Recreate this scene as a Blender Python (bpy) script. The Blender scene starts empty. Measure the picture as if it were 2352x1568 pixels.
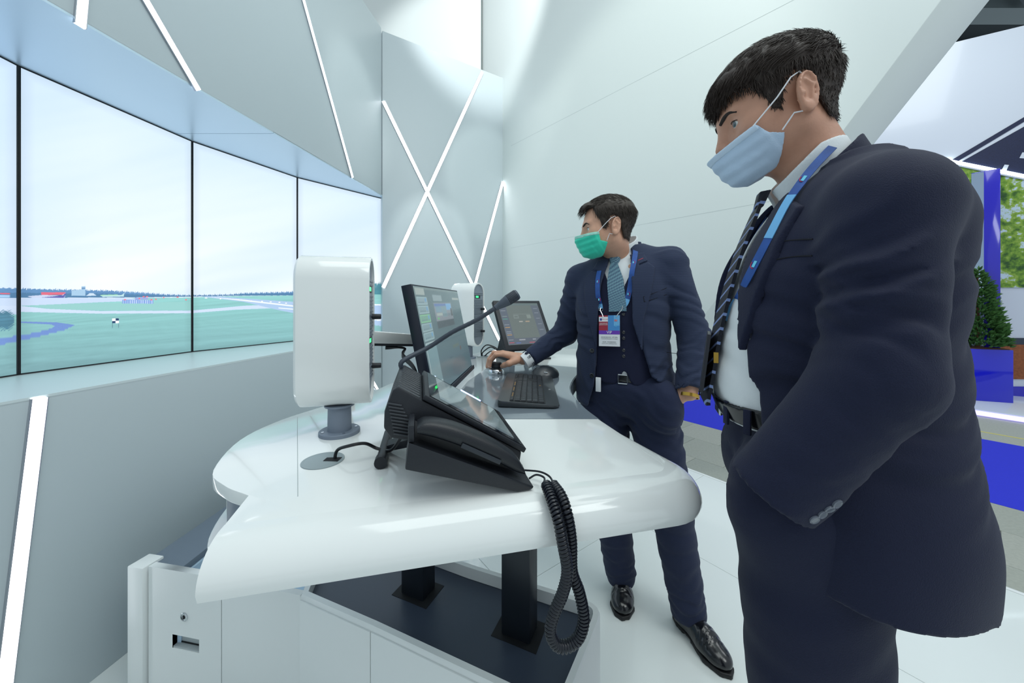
import bpy, bmesh, math, random
import numpy as np
from mathutils import Vector, Matrix

# ------------------------------------------------------------------ camera, world, lights, exposure
scene = bpy.context.scene
COL = scene.collection
FPX, CX, HY, CAMZ = 820.0, 1176.0, 695.0, 1.28

cam_d = bpy.data.cameras.new('camera')
cam_d.sensor_fit = 'HORIZONTAL'; cam_d.sensor_width = 36.0
cam_d.lens = FPX / 2352.0 * 36.0
cam_d.shift_x = 0.0
cam_d.shift_y = -(784.0 - HY) / 2352.0
cam_d.clip_start = 0.02
cam = bpy.data.objects.new('camera', cam_d); COL.objects.link(cam)
cam.location = (0, 0, CAMZ); cam.rotation_euler = (math.pi / 2, 0, 0)
scene.camera = cam

w = bpy.data.worlds.new('hall_air'); scene.world = w; w.use_nodes = True
bg = w.node_tree.nodes['Background']
bg.inputs[0].default_value = (0.80, 0.92, 1.0, 1); bg.inputs[1].default_value = 0.30

def area(name, loc, target, size, power, col=(1, 1, 1), sy=None):
    d = bpy.data.lights.new(name, 'AREA'); d.energy = power; d.color = col
    d.shape = 'RECTANGLE'; d.size = size; d.size_y = sy or size
    o = bpy.data.objects.new(name, d); COL.objects.link(o); o.location = loc
    o.rotation_euler = (Vector(target) - Vector(loc)).to_track_quat('-Z', 'Y').to_euler()
    return o
def spot(name, loc, target, ang, power, col=(1, 1, 1), blend=.35, rad=.06):
    d = bpy.data.lights.new(name, 'SPOT'); d.energy = power; d.color = col
    d.spot_size = math.radians(ang); d.spot_blend = blend; d.shadow_soft_size = rad
    o = bpy.data.objects.new(name, d); COL.objects.link(o); o.location = loc
    o.rotation_euler = (Vector(target) - Vector(loc)).to_track_quat('-Z', 'Y').to_euler()
    return o
area('truss_light_front', (0.6, 0.6, 4.6), (0.2, 1.6, 0.0), 2.6, 20, (0.93, 1.0, 0.97), 2.0)
area('truss_light_side', (2.4, -0.8, 4.4), (0.4, 1.6, 0.8), 1.6, 19, (0.95, 1.0, 0.98))
spot('truss_spot_back', (1.3, 1.0, 4.7), (-0.25, 3.7, 2.55), 15, 46, (0.92, 1.0, 0.95), .15)
spot('truss_spot_back_low', (1.0, 0.9, 4.7), (-0.75, 3.35, 1.75), 12, 92, (0.95, 1.0, 0.97), .15)
spot('truss_spot_corner', (0.2, 1.5, 5.0), (-0.6, 4.2, 4.0), 44, 130, (0.97, 1.0, 1.0), .5)
spot('truss_spot_wall', (-0.6, 0.4, 4.8), (0.9, 2.9, 1.9), 48, 38, (0.94, 1.0, 0.91), .5)
spot('truss_spot_screen_wall', (1.0, 1.4, 4.8), (-1.2, 2.75, 2.75), 15, 50, (0.95, 1.0, 0.96), .6)
area('hall_light_far', (5.0, 3.2, 5.6), (5.4, 4.6, 0.6), 2.5, 32, (0.93, 0.98, 1.0))

vs = scene.view_settings
vs.view_transform = 'Standard'; vs.look = 'None'; vs.exposure = 1.1; vs.gamma = 1.0
vs.use_curve_mapping = False

# ------------------------------------------------------------------ helpers
def lin(c):
    if isinstance(c, str):
        c = [int(c[i:i + 2], 16) / 255 for i in (0, 2, 4)]
    return tuple((x / 12.92 if x <= .04045 else ((x + .055) / 1.055) ** 2.4) for x in c[:3])
def at(px, py, Y):
    return np.array([(px - CX) * Y / FPX, Y, CAMZ - (py - HY) * Y / FPX])
def on(px, py, z):
    return at(px, py, (CAMZ - z) * FPX / (py - HY))
def nrm(v):
    v = np.asarray(v, float); return v / np.linalg.norm(v)

MATS = {}
def mat(name, col, rough=.5, metal=0.0, spec=.5, coat=0.0, bump=None, var=None, emit=None, alpha=None, sheen=0.0):
    if name in MATS: return MATS[name]
    m = bpy.data.materials.new(name); m.use_nodes = True
    nt = m.node_tree; b = nt.nodes['Principled BSDF']
    c = lin(col) + (1,)
    b.inputs['Base Color'].default_value = c
    b.inputs['Roughness'].default_value = rough; b.inputs['Metallic'].default_value = metal
    b.inputs['Specular IOR Level'].default_value = spec
    b.inputs['Coat Weight'].default_value = coat; b.inputs['Coat Roughness'].default_value = .05
    if sheen: b.inputs['Sheen Weight'].default_value = sheen
    tc = nt.nodes.new('ShaderNodeTexCoord')
    if var:                                     # (scale, amount[, stretch])
        n = nt.nodes.new('ShaderNodeTexNoise'); n.inputs['Scale'].default_value = var[0]; n.inputs['Detail'].default_value = 4
        src = tc.outputs['Object']
        if len(var) > 2:
            mp = nt.nodes.new('ShaderNodeMapping'); mp.inputs['Scale'].default_value = var[2]
            nt.links.new(src, mp.inputs[0]); src = mp.outputs[0]
        nt.links.new(src, n.inputs[0])
        mx = nt.nodes.new('ShaderNodeMix'); mx.data_type = 'RGBA'
        a = var[1]
        mx.inputs[6].default_value = tuple(x * (1 - a) for x in c[:3]) + (1,)
        mx.inputs[7].default_value = tuple(min(1, x * (1 + a)) for x in c[:3]) + (1,)
        nt.links.new(n.outputs[0], mx.inputs[0]); nt.links.new(mx.outputs[2], b.inputs['Base Color'])
    if bump:                                    # (scale, strength[, stretch])
        n = nt.nodes.new('ShaderNodeTexNoise'); n.inputs['Scale'].default_value = bump[0]; n.inputs['Detail'].default_value = 3
        src = tc.outputs['Object']
        if len(bump) > 2:
            mp = nt.nodes.new('ShaderNodeMapping'); mp.inputs['Scale'].default_value = bump[2]
            nt.links.new(src, mp.inputs[0]); src = mp.outputs[0]
        nt.links.new(src, n.inputs[0])
        bp = nt.nodes.new('ShaderNodeBump'); bp.inputs['Strength'].default_value = bump[1]; bp.inputs['Distance'].default_value = .002
        nt.links.new(n.outputs[0], bp.inputs['Height']); nt.links.new(bp.outputs[0], b.inputs['Normal'])
    if emit:
        b.inputs['Emission Color'].default_value = lin(emit[0]) + (1,); b.inputs['Emission Strength'].default_value = emit[1]
    if alpha is not None:
        b.inputs['Alpha'].default_value = alpha
    MATS[name] = m; return m
def mat_attr(name, strength=1.0, rough=.35, coat=0.0, emissive=True):
    """material that shows the mesh's colour attribute 'print' (a flat picture or a lit screen)"""
    if name in MATS: return MATS[name]
    m = bpy.data.materials.new(name); m.use_nodes = True
    nt = m.node_tree; b = nt.nodes['Principled BSDF']
    a = nt.nodes.new('ShaderNodeVertexColor'); a.layer_name = 'print'
    b.inputs['Roughness'].default_value = rough; b.inputs['Coat Weight'].default_value = coat
    if emissive:
        b.inputs['Base Color'].default_value = (.01, .01, .012, 1)
        nt.links.new(a.outputs[0], b.inputs['Emission Color']); b.inputs['Emission Strength'].default_value = strength
    else:
        nt.links.new(a.outputs[0], b.inputs['Base Color'])
    MATS[name] = m; return m

ORG = {}
def origin(o):
    p = np.zeros(3)
    while o is not None:
        p += np.array(o.location); o = o.parent
    return p
def tag(o, label=None, cat=None, group=None, kind=None):
    if label: o['label'] = label
    if cat: o['category'] = cat
    if group: o['group'] = group
    if kind: o['kind'] = kind
    return o
def thing(name, loc, label, cat, group=None):
    o = bpy.data.objects.new(name, None); COL.objects.link(o); o.location = tuple(map(float, loc))
    o.empty_display_size = .05
    return tag(o, label, cat, group)

class MB:
    """collects shapes in world coordinates; build() links them as ONE mesh object"""
    def __init__(s): s.v = []; s.f = []
    def add(s, v, f):
        k = len(s.v); s.v.extend([tuple(map(float, p)) for p in v]); s.f.extend([tuple(int(i) + k for i in q) for q in f]); return s
    def box(s, c, half, ax=None):
        c = np.asarray(c, float); A = np.eye(3) if ax is None else np.array([nrm(a) for a in ax])
        pts = [c + A[0] * half[0] * x + A[1] * half[1] * y + A[2] * half[2] * z for z in (-1, 1) for y in (-1, 1) for x in (-1, 1)]
        fs = [(0, 2, 3, 1), (4, 5, 7, 6), (0, 1, 5, 4), (2, 6, 7, 3), (0, 4, 6, 2), (1, 3, 7, 5)]
        if np.linalg.det(A) < 0: fs = [f[::-1] for f in fs]
        return s.add(pts, fs)
    def hexa(s, bot, top):
        """closed prism between two matching rings"""
        n = len(bot)
        return s.add(list(bot) + list(top), [tuple(range(n))[::-1], tuple(range(n, 2 * n))] + [(i, (i + 1) % n, n + (i + 1) % n, n + i) for i in range(n)])
    def prism(s, poly, z0, z1):
        return s.hexa([(p[0], p[1], z0) for p in poly], [(p[0], p[1], z1) for p in poly])
    def slab(s, pts, d):
        """flat polygon in 3D with thickness vector d"""
        pts = [np.asarray(p, float) for p in pts]; d = np.asarray(d, float)
        return s.hexa(pts, [p + d for p in pts])
    def loft(s, rings, caps=True, closed=True):
        n = len(rings[0]); k = len(s.v)
        for r in rings: s.v.extend([tuple(map(float, p)) for p in r])
        m = n if closed else n - 1
        for j in range(len(rings) - 1):
            for i in range(m):
                a = k + j * n + i; b2 = k + j * n + (i + 1) % n
                s.f.append((a, b2, b2 + n, a + n))
        if caps and closed:
            s.f.append(tuple(range(k, k + n))[::-1]); e = k + (len(rings) - 1) * n
            s.f.append(tuple(range(e, e + n)))
        return s
    def tube(s, pts, r, n=10, caps=True):
        pts = [np.asarray(p, float) for p in pts]; N = len(pts)
        rs = r if isinstance(r, (list, tuple, np.ndarray)) else [r] * N
        t = [nrm(pts[min(i + 1, N - 1)] - pts[max(i - 1, 0)]) for i in range(N)]
        u = np.cross(t[0], (0, 0, 1.0))
        if np.linalg.norm(u) < .05: u = np.cross(t[0], (1.0, 0, 0))
        u = nrm(u); rings = []
        for i in range(N):
            u = u - t[i] * u.dot(t[i]); u = nrm(u); v = np.cross(t[i], u)
            rings.append([pts[i] + rs[i] * (u * math.cos(a) + v * math.sin(a)) for a in np.arange(n) * 2 * math.pi / n])
        return s.loft(rings, caps)
    def lathe(s, c, prof, n=32, ax=(0, 0, 1)):
        """profile of (radius, height) pairs turned about the axis through c"""
        ax = nrm(ax); u = nrm(np.cross(ax, (1.0, .013, .02) if abs(ax[0]) < .9 else (0, 1.0, 0))); v = np.cross(ax, u); c = np.asarray(c, float)
        rings = [[c + ax * h + r * (u * math.cos(a) + v * math.sin(a)) for a in np.arange(n) * 2 * math.pi / n] for r, h in prof]
        return s.loft(rings)
    def build(s, name, m, parent=None, bevel=0, seg=2, smooth=35, loc=None):
        me = bpy.data.meshes.new(name)
        org = origin(parent) if parent is not None else (np.asarray(loc, float) if loc is not None else np.zeros(3))
        me.from_pydata([tuple(np.asarray(p) - org) for p in s.v], [], s.f)
        bm = bmesh.new(); bm.from_mesh(me)
        bmesh.ops.remove_doubles(bm, verts=bm.verts, dist=1e-6)
        bmesh.ops.recalc_face_normals(bm, faces=bm.faces)
        if bevel:
            es = [e for e in bm.edges if len(e.link_faces) == 2 and e.calc_face_angle(0) > .5]
            bmesh.ops.bevel(bm, geom=es, offset=bevel, segments=seg, affect='EDGES', profile=.5, clamp_overlap=True)
        lim = math.radians(smooth)
        for f in bm.faces: f.smooth = True
        for e in bm.edges:
            if len(e.link_faces) == 2 and e.calc_face_angle(0) > lim: e.smooth = False
        bm.to_mesh(me); bm.free()
        if m is not None: me.materials.append(m)
        o = bpy.data.objects.new(name, me); COL.objects.link(o)
        if parent is not None: o.parent = parent
        else: o.location = tuple(map(float, org))
        return o
def raw(name, verts, faces, m, parent=None, loc=None, smooth=True):
    """numpy vertices and quads/tris straight into one mesh"""
    verts = np.asarray(verts, float)
    org = origin(parent) if parent is not None else (np.asarray(loc, float) if loc is not None else np.zeros(3))
    me = bpy.data.meshes.new(name)
    v = (verts - org).astype(np.float32); f = np.asarray(faces, np.int32)
    n, k = f.shape
    me.vertices.add(len(v)); me.vertices.foreach_set('co', v.ravel())
    me.loops.add(n * k); me.loops.foreach_set('vertex_index', f.ravel())
    me.polygons.add(n); me.polygons.foreach_set('loop_start', np.arange(0, n * k, k, dtype=np.int32))
    me.polygons.foreach_set('loop_total', np.full(n, k, np.int32))
    me.polygons.foreach_set('use_smooth', np.full(n, smooth, bool))
    me.update(calc_edges=True); me.validate()
    if m is not None: me.materials.append(m)
    o = bpy.data.objects.new(name, me); COL.objects.link(o)
    if parent is not None: o.parent = parent
    else: o.location = tuple(map(float, org))
    return o
def picture(name, c00, c10, c01, c11, nu, nv, fn, m, parent, vs_=None):
    """a flat lit or printed picture: a grid of small cells, colour per vertex from fn(u, v, P) -> linear RGB"""
    us = np.linspace(0, 1, nu); vv = np.linspace(0, 1, nv) if vs_ is None else np.asarray(vs_)
    nv = len(vv)
    U, V = np.meshgrid(us, vv)
    c00, c10, c01, c11 = [np.asarray(c, float) for c in (c00, c10, c01, c11)]
    P = (c00 * ((1 - U) * (1 - V))[..., None] + c10 * (U * (1 - V))[..., None] + c01 * ((1 - U) * V)[..., None] + c11 * (U * V)[..., None])
    I = np.arange(nu * nv).reshape(nv, nu)
    F = np.stack([I[:-1, :-1], I[:-1, 1:], I[1:, 1:], I[1:, :-1]], -1).reshape(-1, 4)
    o = raw(name, P.reshape(-1, 3), F, m, parent, smooth=False)
    C = fn(U.ravel(), V.ravel(), P.reshape(-1, 3))
    ca = o.data.color_attributes.new('print', 'FLOAT_COLOR', 'POINT')
    ca.data.foreach_set('color', np.concatenate([C, np.ones((len(C), 1))], 1).astype(np.float32).ravel())
    return o
def inpoly(x, y, poly):
    r = np.zeros(x.shape, bool); n = len(poly)
    for i in range(n):
        x0, y0 = poly[i]; x1, y1 = poly[(i + 1) % n]
        c = ((y0 > y) != (y1 > y))
        if y1 != y0: r ^= c & (x < (x1 - x0) * (y - y0) / (y1 - y0) + x0)
    return r
def spline(pts, n=8):
    """Catmull-Rom through points"""
    P = [np.asarray(p, float) for p in pts]; P = [2 * P[0] - P[1]] + P + [2 * P[-1] - P[-2]]
    out = []
    for i in range(1, len(P) - 2):
        a, b, c, d = P[i - 1:i + 3]
        for t in np.arange(n) / n:
            out.append(.5 * ((2 * b) + (c - a) * t + (2 * a - 5 * b + 4 * c - d) * t ** 2 + (3 * b - a - 3 * c + d) * t ** 3))
    out.append(P[-2]); return out
def text_mesh(body, size, name, m, parent, center, right, up, off=0.0004):
    """lettering as flat mesh laid on a surface"""
    cu = bpy.data.curves.new('lettering', 'FONT'); cu.body = body; cu.size = size; cu.align_x = 'CENTER'; cu.align_y = 'CENTER'
    to = bpy.data.objects.new('lettering', cu); COL.objects.link(to)
    dg = bpy.context.evaluated_depsgraph_get(); me0 = to.evaluated_get(dg).to_mesh()
    right = nrm(right); up = nrm(up); nn = np.cross(right, up)
    V = [np.asarray(center) + right * v.co.x + up * v.co.y + nn * off for v in me0.vertices]
    F = [tuple(p.vertices) for p in me0.polygons]
    bpy.data.objects.remove(to); bpy.data.curves.remove(cu)
    mb = MB(); mb.add(V, F); me = bpy.data.meshes.new(name)
    org = origin(parent); me.from_pydata([tuple(np.asarray(p) - org) for p in mb.v], [], mb.f); me.materials.append(m)
    o = bpy.data.objects.new(name, me); COL.objects.link(o); o.parent = parent; return o
random.seed(7); RNG = np.random.default_rng(7)

white_gloss = mat('white_solid_surface', 'f0f3f1', .12, coat=.4)
white_paint = mat('white_satin_paint', 'e9edec', .38, var=(1.3, .015))
black_plastic = mat('black_textured_plastic', '1b1f27', .48, bump=(900, .25))
dark_plastic = mat('charcoal_plastic', '2a3038', .42)
chrome = mat('polished_steel', 'c9cdd0', .18, metal=1.0)
# ------------------------------------------------------------------ the setting
wall_grey = mat('silver_grey_panel', 'bcc7cb', .42, var=(.8, .03))
wall_white = mat('white_panel', 'dfe6e4', .45, var=(.6, .02))
sill_mat = mat('pale_satin_metal', 'c4d9e8', .30, metal=.45, var=(1.0, .02))
ledge_mat = mat('pale_satin_ledge', 'd6e1e2', .34, metal=.05)
floor_mat = mat('white_glossy_board', 'e6ecea', .22, coat=.25, var=(1.5, .02))
led = mat('led_diffuser', 'ffffff', .4, emit=('f6faff', 2.6))
channel = mat('aluminium_channel', 'b9bdc4', .35, metal=.8)

# screens stand in an arc; H is the height of one display
H = 1.21; ZT = CAMZ + .766 * H; ZB = CAMZ - .234 * H
def scr(px, h):
    Y = FPX * H / h; return np.array([(px - CX) * Y / FPX, Y])
ARC = [None, scr(40, 712), scr(440, 485), scr(682, 376), scr(876, 313)]
wd = np.linalg.norm(ARC[2] - ARC[1])
d1 = ARC[2] - ARC[1]; ang = math.atan2(d1[0], d1[1]) - math.radians(14)
ARC[0] = ARC[1] - wd * np.array([math.sin(ang), math.cos(ang)])
ang -= math.radians(14)
ARC_M = ARC[0] - wd * np.array([math.sin(ang), math.cos(ang)])
# front plane of the screen wall
def wx(Y): return -1.606 + .152 * Y
WL = lambda Y, z: np.array([wx(Y), Y, z])
YE = 3.10; TOPZ = CAMZ + 2.385
nl = nrm((-1, .152, 0))                                  # away from the room
def plane_hit(px, py, p0, n):
    d = np.array([(px - CX) / FPX, 1.0, -(py - HY) / FPX]); o = np.array([0, 0, CAMZ])
    t = np.dot(np.asarray(p0) - o, n) / np.dot(d, n); return o + d * t

fb = MB()
U_ = np.array([.6, -.8]); V_ = np.array([.8, .6])       # along the aisle, across the aisle
def uv(u, v): return U_ * u + V_ * v
fb.prism([uv(-6.2, 2.70), uv(-6.2, -3.0), uv(3.0, -3.0), uv(3.0, 2.70)], -.12, -.012)
floor = tag(fb.build('floor', white_paint, None), kind='structure', label='white raised exhibition platform floor')
vb = [2.725, 1.834, .94, .05, -.85, -1.75, -2.65]; ub = [-6.0, -4.4, -3.07, -1.266, .55, 2.4]
for a in range(len(ub) - 1):
    for b in range(len(vb) - 1):
        g = .0009
        m_ = MB(); m_.prism([uv(ub[a] + g, vb[b] - g), uv(ub[a + 1] - g, vb[b] - g), uv(ub[a + 1] - g, vb[b + 1] + g), uv(ub[a] + g, vb[b + 1] + g)], -.012, 0)
        m_.build('floor_panel', floor_mat, floor, bevel=.0008, seg=1)
m_ = MB(); m_.prism([uv(-6.0, 2.727), uv(2.4, 2.727), uv(2.4, 2.75), uv(-6.0, 2.75)], -.1, .002)
m_.build('edge_trim', white_paint, floor, bevel=.003)

# hall floor: carpet tiles and a blue runner
hall = MB(); hall.prism([uv(-16, 12), uv(-16, -8), uv(8, -8), uv(8, 12)], -.16, -.106)
hall_floor = tag(hall.build('floor_hall', mat('hall_screed', '9a9d97', .9), None), kind='structure')
tile_m = [mat('grey_carpet_%d' % i, c, .95, bump=(500, .6), var=(60, .18)) for i, c in enumerate(('a9ada3', 'a3a89f', 'afb2a8'))]
TW = .459
tile_mesh = {}
for r_, v0 in enumerate((2.75, 2.75 + TW, 2.75 + 2 * TW)):
    for c_ in range(34):
        u0 = -11.2 + c_ * TW + (.23 if r_ % 2 else 0)
        mm = tile_m[random.randrange(3)]
        key = mm.name
        if key not in tile_mesh:
            g = .0015
            q = MB(); q.prism([uv(g, TW - g), uv(TW - g, TW - g), uv(TW - g, g), uv(g, g)], -.106, -.1)
            o = q.build('carpet_tile', mm, hall_floor, bevel=.001, seg=1); tile_mesh[key] = o.data
        else:
            o = bpy.data.objects.new('carpet_tile', tile_mesh[key]); COL.objects.link(o); o.parent = hall_floor
        p = uv(u0, v0); o.location = (p[0], p[1], 0)
blue_c = mat('blue_carpet', '2a35d8', .95, bump=(500, .6), var=(40, .08))
m_ = MB(); m_.prism([uv(-14, 5.98), uv(-14, 4.127), uv(6, 4.127), uv(6, 5.98)], -.106, -.099)
m_.build('carpet_runner', blue_c, hall_floor)
m_ = MB(); m_.prism([uv(-14, 9.5), uv(-14, 5.982), uv(6, 5.982), uv(6, 9.5)], -.106, -.1)
m_.build('carpet_strip', tile_m[2], hall_floor)
m_ = MB(); m_.prism([uv(-14, 6.33), uv(-14, 6.30), uv(6, 6.30), uv(6, 6.33)], -.1, -.0985)
m_.build('floor_tape', mat('yellow_tape', 'd9cf6a', .7), hall_floor)

# left wall: lower panel, sill, screens' niche, soffit, upper panel
YS = -2.2
wl = MB(); wl.slab([WL(YS, 0), WL(YE, 0), WL(YE, ZB - .006), WL(YS, ZB - .006)], nl * .05)
wall_left = tag(wl.build('wall_left', wall_grey, None, bevel=.002), kind='structure', label='grey wall around the curved row of displays')
m_ = MB(); m_.slab([WL(YS, ZT + .006), WL(YE, ZT + .006), WL(YE, TOPZ), WL(YS, TOPZ)], nl * .05); m_.build('upper_panel', wall_grey, wall_left, bevel=.002)
back = [ARC[4] , ARC[3], ARC[2], ARC[1], ARC[0], ARC_M]
def niche(name, z0, z1, m, y0, y1):
    # one sheet of the sill or soffit between two stations of the front edge
    pts = []
    fr = [(wx(y), y) for y in (y0, y1)]
    arc = [p for p in back[::-1]]
    def cutx(y):
        for i in range(len(arc) - 1):
            if arc[i][1] <= y <= arc[i + 1][1]:
                t = (y - arc[i][1]) / (arc[i + 1][1] - arc[i][1]); return arc[i] + t * (arc[i + 1] - arc[i])
        return arc[-1] if y > arc[-1][1] else np.array([arc[0][0], y])
    inner = [cutx(y0)] + [p for p in arc if y0 + .001 < p[1] < y1 - .001] + [cutx(y1)]
    poly = [(wx(y1), y1), (wx(y0), y0)] + [tuple(p) for p in inner]
    q = MB(); q.prism([np.array(p) for p in poly], z0, z1); return q.build(name, m, wall_left)
for y0, y1 in ((-.6, 1.955), (1.958, 3.16)):
    niche('soffit_sheet', ZT, ZT + .012, sill_mat, y0, y1)
for y0, y1 in ((-.6, 2.118), (2.12, 3.16)):
    niche('sill_sheet', ZB - .012, ZB, ledge_mat, y0, y1)

# back wall (B) at an angle, right wall (C), far wall (D)
PB0 = np.array([-1.131, 3.115]); PB1 = np.array([-.097, 3.79])
nb = nrm((-(PB1 - PB0)[1], (PB1 - PB0)[0], 0))          # away from the room
m_ = MB(); m_.slab([(PB0[0], PB0[1], 0), (PB1[0], PB1[1], 0), (PB1[0], PB1[1], TOPZ), (PB0[0], PB0[1], TOPZ - .012)], nb * .06)
wall_back = tag(m_.build('wall_back', wall_grey, None, bevel=.002), kind='structure', label='angled grey back wall with crossed light lines')
cd = nrm((.854, -1, 0)); nc = nrm((1, .854, 0))
C0 = np.array([PB1[0], PB1[1], 0])
def cp(t, z): return np.array([PB1[0] + .854 * t, PB1[1] - t, z])
CT = 6.2
tb = .902; slope = (2.261 - 1.579) / 1.29
front = [cp(-.285, 0), cp(tb, 0), cp(tb + slope * CT, CT), cp(-.285, CT)]
off = np.array([.30, .17, 0])
backp = [p + nc * .12 for p in front]; 
m_ = MB()
fr2 = [front[0], front[1], front[2], front[3]]
bk2 = [front[0] + nc * .14, front[1] + np.array([.215, .03, 0]), front[2] + np.array([.26, .05, 0]), front[3] + nc * .14]
m_.hexa(fr2, bk2)
wall_right = tag(m_.build('wall_right', wall_white, None, bevel=.003), kind='structure', label='tall white wall with a slanted end')
def seam(a, b, n, name='panel_joint'):
    q = MB(); t = nrm(np.asarray(b) - np.asarray(a)); s_ = np.cross(t, n)
    q.box((np.asarray(a) + np.asarray(b)) / 2, (np.linalg.norm(np.asarray(b) - a) / 2, .0009, .0006), (t, s_, n)); return q
jm = mat('panel_joint_shadow', 'b9c2c2', .8)
seam(cp(.1, CAMZ + .565), cp(1.85, CAMZ + .565), nc).build('panel_joint', jm, wall_right)
seam(cp(.1, CAMZ + 1.62), cp(2.4, CAMZ + 1.62), nc).build('panel_joint', jm, wall_right)
Dc = cp(-.285, 0)
dd = nrm((-1, .10, 0))
m_ = MB(); m_.slab([Dc, Dc + dd * 3.4, Dc + dd * 3.4 + (0, 0, CT), Dc + (0, 0, CT)], (0, .1, 0))
wall_far = tag(m_.build('wall_far', wall_white, None), kind='structure')
m_ = MB(); m_.box(Dc + np.array([-.004, -.006, TOPZ / 2 + CT / 2 - 0.0]), (.006, .006, (CT - TOPZ) / 2)); m_.build('corner_joint', mat('dark_joint', '5a6462', .7), wall_far)

# light lines set into the walls
def strip(pa, pb, p0, n, label, wdt=.030, group=None):
    a = plane_hit(*pa, p0, n); b = plane_hit(*pb, p0, n); t = nrm(b - a); s_ = nrm(np.cross(t, n)); c = (a + b) / 2; L = np.linalg.norm(b - a) / 2
    root = thing('light_strip', a if a[2] < b[2] else b, label, 'light strip')
    q = MB(); q.box(c - np.asarray(n) * .0032, (L, wdt / 2, .003), (t, s_, n)); q.build('diffuser', led, root)
    for k in (-1, 1):
        q = MB(); q.box(c + s_ * k * (wdt / 2 + .0012) - np.asarray(n) * .0044, (L, .0012, .0042), (t, s_, n)); q.build('channel_edge', channel, root)
pl0 = WL(0, 0)
strip((192, -60), (181, 60), pl0, nl, 'short wide light line at the upper left corner above the displays', .026)
strip((296, -60), (453, 208), pl0, nl, 'long slanted light line left of centre on the panel above the displays', .026)
strip((678, -60), (808, 408), pl0, nl, 'slanted light line on the upper panel nearest the wall corner', .026)
strip((88, 914), (2, 1610), pl0, nl, 'light line on the lower wall below the displays at far left', .032)
pb0 = np.array([PB0[0], PB0[1], 0])
strip((880, 233), (1146, 781), pb0, nb, 'light line of the cross running down to the right behind the far speaker', .030)
strip((1107, 166), (880, 660), pb0, nb, 'light line of the cross running down to the left from the wall top', .030)
strip((1154, 418), (1078, 700), pb0, nb, 'steep light line at the right end of the back wall', .028)
strip((832, 836), (878, 916), np.array([PB0[0], PB0[1], 0]) , nl, 'short light line low on the wall behind the near speaker', .026)

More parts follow.
